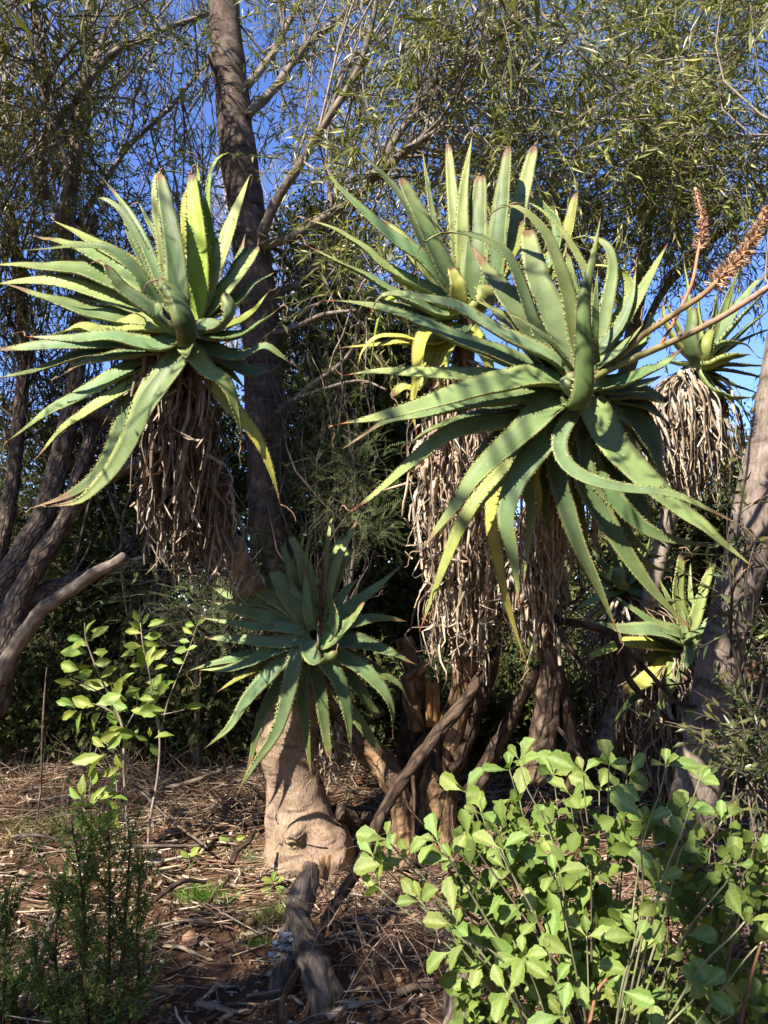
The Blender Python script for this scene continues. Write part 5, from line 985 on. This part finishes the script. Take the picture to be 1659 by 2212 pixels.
for s_ in ('540,800,2.3 560,900,2.3 590,1000,2.3 620,1130,2.3', '640,530,2.3 720,650,2.28 780,750,2.26 840,860,2.25', '200,510,2.2 320,590,2.3 430,650,2.35 530,720,2.4', '1640,780,2.2 1590,950,2.2 1550,1130,2.15', '1520,750,2.3 1500,880,2.3 1480,1000,2.3', '1080,920,2.2 1000,980,2.2 960,1130,2.15', '360,420,2.3 400,500,2.3 440,560,2.35'):
    b = MB(); tube(b, path(7, s_, 2.2), [.0035, .0048, .0055], 7, n=24, rough=.1); b.build('stem', M['redstem'] if 'redstem' in M else M['peel'], SH)

# ------------------------------------------------------------------ yellow-green sapling
gb = P(*zp(8, 620, 1280), 4.2); gb[2] = gz(gb[0], gb[1])
SP = thing('sapling', 'slender sapling with sunlit yellow-green oval leaves in front of the dark left background', 'sapling', gb)
for s_, r_ in (('600,1200 590,1060 578,860 575,680 520,540 470,440 430,340 400,250 395,180', .0085), ('690,1250 700,1100 735,900 745,720 720,560 690,380 668,290 655,180', .007), ('745,720 780,560 830,430 880,310 920,190', .0045), ('420,960 435,820 470,740 520,760 575,790', .004),
               ('545,1150 550,1000 530,880 480,790', .005), ('575,680 540,610 440,560 340,560', .005), ('520,540 420,480 330,440', .004), ('575,690 640,560 600,470 560,420', .004), ('745,610 800,600 860,585', .003)):
    b = MB(); tube(b, path(8, s_, 4.2, 4.15), [r_*1.15, r_*.8, r_*.4], 7, n=40, rough=.1, rscale=20); b.build('stem', M['greybark'], SP)
LV = '400,240,75,75 420,215,-8,60 390,262,170,90 400,270,200,85 425,270,60,80 440,250,45,75 415,290,150,70 405,320,175,130 435,320,5,60 370,400,165,100 440,370,10,75 430,380,190,70 460,350,60,60 350,460,175,95 370,470,0,130 360,440,30,80 480,480,150,60 500,500,-20,90 470,440,40,80 520,480,-60,90 ' \
     '350,580,150,85 360,590,205,90 380,600,-110,110 330,560,170,70 440,570,160,110 450,560,20,110 490,590,10,100 470,600,-130,110 520,560,-75,90 540,560,-80,100 550,520,75,90 560,480,60,90 600,470,-50,80 580,520,30,70 600,590,160,80 610,590,0,85 640,600,10,110 650,570,30,100 660,520,20,120 680,460,5,80 700,480,40,90 730,490,30,80 ' \
     '650,180,110,60 665,190,60,60 670,200,165,70 690,200,30,70 660,230,170,80 670,250,10,75 680,270,-20,60 660,290,175,75 640,330,180,90 660,400,75,140 700,350,30,80 690,390,80,95 720,400,30,60 720,540,170,70 740,520,60,60 660,380,175,50 ' \
     '920,190,40,55 910,195,170,55 900,235,150,65 895,240,-30,45 885,270,170,50 880,300,190,60 870,310,30,50 860,370,160,60 860,580,10,85 ' \
     '480,800,190,130 500,790,215,120 500,770,45,80 490,760,150,80 540,790,-70,70 430,740,60,60 480,700,20,90 520,690,-10,100 560,690,-160,100 640,720,100,50 700,715,90,45 690,730,150,60 720,720,20,80 700,740,-60,70 400,1000,110,100 420,1040,60,100 430,1030,170,90 380,1000,150,80 450,1000,20,90 480,1010,-15,85 520,1000,0,70 500,960,40,60 540,930,-140,60 560,880,-130,70 430,940,75,80 470,900,30,90 570,1060,-160,130 500,1080,-40,80 420,1080,-100,70 540,1080,190,80'
for t in LV.split():
    x, y, an, l = [float(v) for v in t.split(',')]; Dl = 4.15+RNG.uniform(-.14, .14); k = ZM[8][2]
    a = math.radians(an); d = RGT*math.cos(a)+UPV*math.sin(a)+FWD*RNG.uniform(-.35, .35)
    nr = unit(-FWD*.9+np.array([-.35, 0, .35])+rnd(1)[0]*.4)
    place_leaf(SP, SPL, M['sapleaf'], P(*zp(8, x, y), Dl), d, nr, px(l*k, Dl)*1.08, wide=random.uniform(.8, 1.15))

# ------------------------------------------------------------------ feathery dark shrubs, tufts, seedlings
def feathery(name, label, cat, z, stems, D, nl, ll, col, spread):
    base = P(*zp(z, *stems[0][0]), D); base[2] = gz(base[0], base[1]); r = thing(name, label, cat, base); lf = MB(); tw_ = MB()
    for st_ in stems:
        p = np.array([P(*zp(z, *q), D+random.uniform(-.06, .06)) for q in st_]); b = MB(); c = tube(b, p, [.006, .005, .0025], 6, n=30, rough=.1); b.build('stem', M['darkbark'], r)
        m = 54; j = RNG.integers(4, len(c), m); side = unit(rnd(m)*[1, 1, .25]+[0, 0, .7]); ln = RNG.uniform(.3, 1, m)*spread*(1.15-.55*j/len(c))
        q = np.linspace(0, 1, 5); PL = c[j][:, None]+side[:, None]*(q[None, :, None]*ln[:, None, None])+np.array([0, 0, .06])*(q**2)[None, :, None]
        twigs(tw_, PL, np.outer(np.full(m, .0016), np.linspace(1, .5, 5)), np.tile([.09, .07, .045], (m, 1)))
        u = np.linspace(.1, 1, nl); f = u*4; i0 = np.minimum(3, f.astype(int)); ff = (f-i0)[None, :, None]; pos = (PL[:, i0]*(1-ff)+PL[:, i0+1]*ff).reshape(-1, 3); tg = np.repeat(unit(PL[:, -1]-PL[:, 0]), nl, 0); K = len(pos)
        kites(lf, pos, unit(tg*.6+rnd(K)*.6), unit(rnd(K)), RNG.uniform(.5, 1.2, K)*ll, ll*.2*np.ones(K), np.array(col)*RNG.uniform(.5, 1.5, (K, 1)), .2)
    stuff(lf.build('foliage', M['small'], r)); stuff(tw_.build('twigs', M['twig'], r))
feathery('feathery_shrub', 'dark green fine-needled shrub standing at the lower left below the sapling', 'shrub', 8,
         [[(430, 2300), (410, 1800), (380, 1400), (330, 1090)], [(440, 2300), (400, 1900), (390, 1500), (430, 1150)], [(500, 2300), (510, 1700), (510, 1350), (505, 1130)], [(460, 2300), (560, 1800), (590, 1450), (610, 1180)], [(400, 2300), (280, 1900), (260, 1650), (300, 1420)], [(520, 2300), (640, 1900), (640, 1650), (650, 1350)], [(380, 2300), (230, 2000), (180, 1900), (170, 1750)]], 2.65, 40, .024, (.13, .205, .05), .17)
feathery('feathery_shrub', 'wispy green shrub at the left edge beside the litter', 'shrub', 8, [[(20, 2100), (20, 1800), (30, 1600), (60, 1440)], [(10, 2100), (-20, 1800), (0, 1600), (20, 1480)], [(60, 2150), (60, 2000), (70, 1900), (100, 1850)]], 2.8, 30, .022, (.11, .17, .045), .14)
def tuft(name, label, cat, x, y, n, h, w, col, spread):
    p, Dg = on_ground(x, y); lf = MB(); o = p+rnd(n)*[spread, spread*.6, 0]; o[:, 2] = [gz(a[0], a[1]) for a in o]
    d = unit(rnd(n)*[.55, .55, .1]+[0, 0, 1.0]); q = np.linspace(0, 1, 5); L_ = RNG.uniform(.5, 1.1, n)*h
    C_ = o[:, None]+d[:, None]*(q[None, :, None]*L_[:, None, None]); C_[:, :, 2] -= (q**2.5)[None]*L_[:, None]*.35*RNG.random((n, 1)); C_[:, :, :2] += d[:, None, :2]*(q**2)[None, :, None]*h*.35
    s = unit(np.cross(d, rnd(n)))[:, None]*(w*np.array([.8, 1, .85, .5, .05]))[None, :, None]
    V = np.stack([C_-s, C_+s], 2).reshape(-1, 3); I = np.arange(n*10).reshape(n, 5, 2)
    lf.add(V, np.stack([I[:, :-1, 0], I[:, :-1, 1], I[:, 1:, 1], I[:, 1:, 0]], -1).reshape(-1, 4), None, np.repeat(np.array(col)*RNG.uniform(.6, 1.4, (n, 1)), 10, 0))
    o2 = stuff(lf.build(name, M['small'])); tag(o2, label, cat); return o2
tuft('grass_tuft', 'bright green grass tuft on the bare soil left of the stout trunk', 'grass', 440, 1955, 260, .16, .0017, (.15, .27, .05), .055)
tuft('grass_tuft', 'pale wispy grass clump below the seedling at the trunk foot', 'grass', 595, 1985, 200, .10, .0014, (.20, .26, .08), .07)
tuft('grass_tuft', 'thin pale fern clump at the left foot of the stout trunk', 'grass', 545, 1870, 90, .13, .0016, (.16, .22, .09), .05)
tuft('grass_tuft', 'sparse green blades at the bottom edge beside the broken log', 'grass', 545, 2045, 60, .07, .003, (.16, .26, .05), .04)
tuft('grass_tuft', 'straggling pale green fern fronds in the litter at far left', 'grass', 80, 1810, 160, .16, .0018, (.20, .25, .08), .14)
tuft('dry_grass', 'pale dry grass standing in the litter at the left of the bank', 'dry grass', 170, 1720, 650, .26, .0014, (.36, .27, .17), .75)
tuft('dry_grass', 'pale dry grass behind the stout trunk and stump', 'dry grass', 760, 1690, 350, .24, .0014, (.36, .28, .18), .5)
tuft('weeds', 'sparse green weeds coming up through the litter at left', 'weeds', 190, 1830, 260, .11, .0022, (.16, .24, .06), .5)
def seedling(label, x, y, items, D=None):
    p, Dg = on_ground(x, y+30); r = thing('seedling', label, 'seedling', p)
    top = P(x, y, Dg); b = MB(); tube(b, [p, (p+top)/2+rnd(1)[0]*.006, top], [.003, .0025, .0015], 6, n=10); b.build('stem', M['greybark'], r)
    for (dx, dy, an, l) in items:
        a = math.radians(an); place_leaf(r, SPL, M['sapleaf'], P(x+dx, y+dy, Dg-.01), RGT*math.cos(a)+UPV*math.sin(a)-FWD*.2, unit(-FWD*.7+np.array([-.3, 0, .6])+rnd(1)[0]*.3), px(l, Dg), wide=1.1)
seedling('small leafy seedling with round light leaves at the foot of the stout trunk', 590, 1905, [(0, 0, 80, 26), (0, 2, 150, 26), (4, 0, 30, 24), (-2, 12, 190, 26), (4, 12, -10, 26), (0, 22, 200, 24), (6, 22, -20, 26), (0, 26, -90, 26), (8, 4, 60, 18), (-8, 30, 240, 22)])
seedling('two-leaved seedling on the litter above the grass tuft', 410, 1850, [(0, 0, 50, 30), (0, 3, 140, 26)])
seedling('single broad pale seedling leaf left of the trunk', 508, 1815, [(-10, 0, 160, 26), (0, -2, 20, 22)])

# ------------------------------------------------------------------ litter
def litter():
    mb = MB(); n = 11000
    x = RNG.uniform(-3.6, 3.4, n); y = 2.4+RNG.random(n)**.8*5.2
    x[:420] = -.42+RNG.normal(size=420)*.36; y[:420] = 4.15+RNG.normal(size=420)*.3
    keep = RNG.random(n) < np.where((x > -.75) & (x < .15) & (y < 4.3), .45, 1.0); x, y = x[keep], y[keep]; n = len(x)
    z = np.array([gz(a, b_) for a, b_ in zip(x, y)])
    ln = RNG.gamma(2.0, .075, n)+.03; th = RNG.normal(size=n)*.75+np.where(RNG.random(n) < .3, 1.4, .1)
    d = np.stack([np.cos(th), np.sin(th), RNG.normal(size=n)*.16], 1); q = np.linspace(-.5, .5, 5)
    bend = rnd(n)*[.10, .10, .05]
    PL = np.stack([x, y, z+RNG.uniform(.003, .05, n)], 1)[:, None]+d[:, None]*(q[None, :, None]*ln[:, None, None])+bend[:, None]*((q*2)**2)[None, :, None]*ln[:, None, None]
    zz = np.array([gz(a, b_) for a, b_ in PL[:, 2, :2]]); PL[:, :, 2] = np.maximum(PL[:, :, 2], zz[:, None]-.004)
    pal = np.array([(.42, .32, .22), (.30, .21, .14), (.17, .105, .07), (.52, .43, .33), (.24, .15, .098)]); c = pal[RNG.integers(0, 5, n)]*RNG.uniform(.6, 1.2, (n, 1))
    twigs(mb, PL, np.outer(RNG.gamma(2, .0011, n)+.0012, [.8, 1, 1, .9, .5]), c, 4)
    m = 15000; x = RNG.uniform(-3.6, 3.4, m); y = 2.4+RNG.random(m)*4.6; z = np.array([gz(a, b_) for a, b_ in zip(x, y)])+.006
    kites(mb, np.stack([x, y, z], 1), unit(rnd(m)*[1, 1, .25]), unit(rnd(m)*.5+[0, 0, 1]), RNG.uniform(.015, .06, m), RNG.uniform(.006, .022, m), pal[RNG.integers(0, 5, m)]*RNG.uniform(.5, 1.1, (m, 1)), .5)
    o = mb.build('leaf_litter', M['twig']); o['kind'] = 'stuff'; tag(o, 'dry twigs and dead leaves strewn over the brown bank', 'litter')
    b2 = MB(); n = 420                                           # tangled dry stems under the shrub and bottom centre
    cx = RNG.uniform(700, 1660, n); cy = RNG.uniform(1750, 2230, n)
    A_ = np.array([P(a, b_, RNG.uniform(2.85, 3.5)) for a, b_ in zip(cx, cy)]); d = unit(rnd(n)*[1, .6, .8]); ln = RNG.uniform(.1, .4, n); q = np.linspace(0, 1, 7)
    gzv = np.array([gz(a[0], a[1]) for a in A_]); A_[:, 2] = np.clip(A_[:, 2], gzv+.02, gzv+.45)
    PL = A_[:, None]+d[:, None]*(q[None, :, None]*ln[:, None, None])+rnd(n)[:, None]*.12*((q-.5)**2)[None, :, None]*2+np.cumsum(RNG.normal(size=(n, 7, 3)), 1)*.006
    twigs(b2, PL, np.outer(RNG.uniform(.0015, .004, n), np.linspace(1, .4, 7)), np.array([.19, .13, .095])*RNG.uniform(.5, 1.7, (n, 1)), 4)
    o = b2.build('dry_tangle', M['twig']); o['kind'] = 'stuff'; tag(o, 'tangle of thin dry stems behind and under the bright leafy shrub', 'dry stems')
    b3 = MB(); n = 1700                                           # dry stems and dead bracken on the bank behind
    A_ = np.stack([RNG.uniform(-3.4, 3.2, n), RNG.uniform(4.7, 6.6, n), np.zeros(n)], 1); A_[:, 2] = [gz(a[0], a[1]) for a in A_]
    d = unit(rnd(n)*[1, .5, .35]+[0, 0, .55]); ln = RNG.uniform(.12, .6, n); PL = A_[:, None]+d[:, None]*(q[None, :, None]*ln[:, None, None]); PL[:, :, 2] -= (q**2)[None]*ln[:, None]*.25; PL += np.cumsum(RNG.normal(size=(n, 7, 3)), 1)*.006
    twigs(b3, PL, np.outer(RNG.uniform(.0015, .005, n), np.linspace(1, .4, 7)), np.array([.25, .18, .125])*RNG.uniform(.5, 1.6, (n, 1)), 4)
    o = b3.build('dry_brush', M['twig']); o['kind'] = 'stuff'; tag(o, 'dry brushwood on the shaded bank behind the stout trunk', 'brushwood')
    b4 = MB(); base = np.array([(0, 0, 1), (.9, 0, 0), (0, .9, 0), (-.9, 0, 0), (0, -.9, 0), (0, 0, -.6), (.55, .55, .5), (-.5, .55, .4), (-.5, -.6, .5), (.6, -.5, .4)]); tri = [(0, 6, 7), (0, 7, 8), (0, 8, 9), (0, 9, 6), (1, 2, 6), (2, 3, 7), (3, 4, 8), (4, 1, 9), (6, 2, 7), (7, 3, 8), (8, 4, 9), (9, 1, 6), (5, 2, 1), (5, 3, 2), (5, 4, 3), (5, 1, 4)]
    for i in range(1800):                                        # crumbs and clods of soil
        a, c = RNG.uniform(-3.2, 2.2), RNG.uniform(2.6, 5.2); r_ = .004+RNG.gamma(1.6, .006); b4.add(np.array([a, c, gz(a, c)+r_*.2])+base*r_*RNG.uniform(.6, 1.4, (10, 3)), None, tri, np.array([.20, .125, .08])*RNG.uniform(.5, 1.4))
    o = b4.build('soil_crumbs', M['twig']); o['kind'] = 'stuff'; tag(o, 'crumbs and clods of reddish soil on the bank', 'soil')
    b5 = MB()
    for i in range(260):                                         # fallen withered straps
        a, c = RNG.uniform(-2.6, 1.6), RNG.uniform(2.9, 5.4); th = RNG.uniform(0, 6.28); l_ = RNG.uniform(.07, .28); q = []
        for k in range(5):
            f = (k/4-.5)*l_; xx, yy = a+math.cos(th)*f+RNG.normal()*.012, c+math.sin(th)*f+RNG.normal()*.012; q.append((xx, yy, gz(xx, yy)+.012+abs(RNG.normal())*.014))
        ribbon(b5, q, RNG.uniform(.012, .034), np.array(TAN[RNG.integers(5)])*RNG.uniform(.5, 1.05), 8, .8, RNG.random(), np.array([0, 0, 1.0]))
    o = b5.build('fallen_dead_leaves', M['dead']); o['kind'] = 'stuff'; tag(o, 'curled dead aloe leaves lying on the bank', 'dead leaves')
litter()
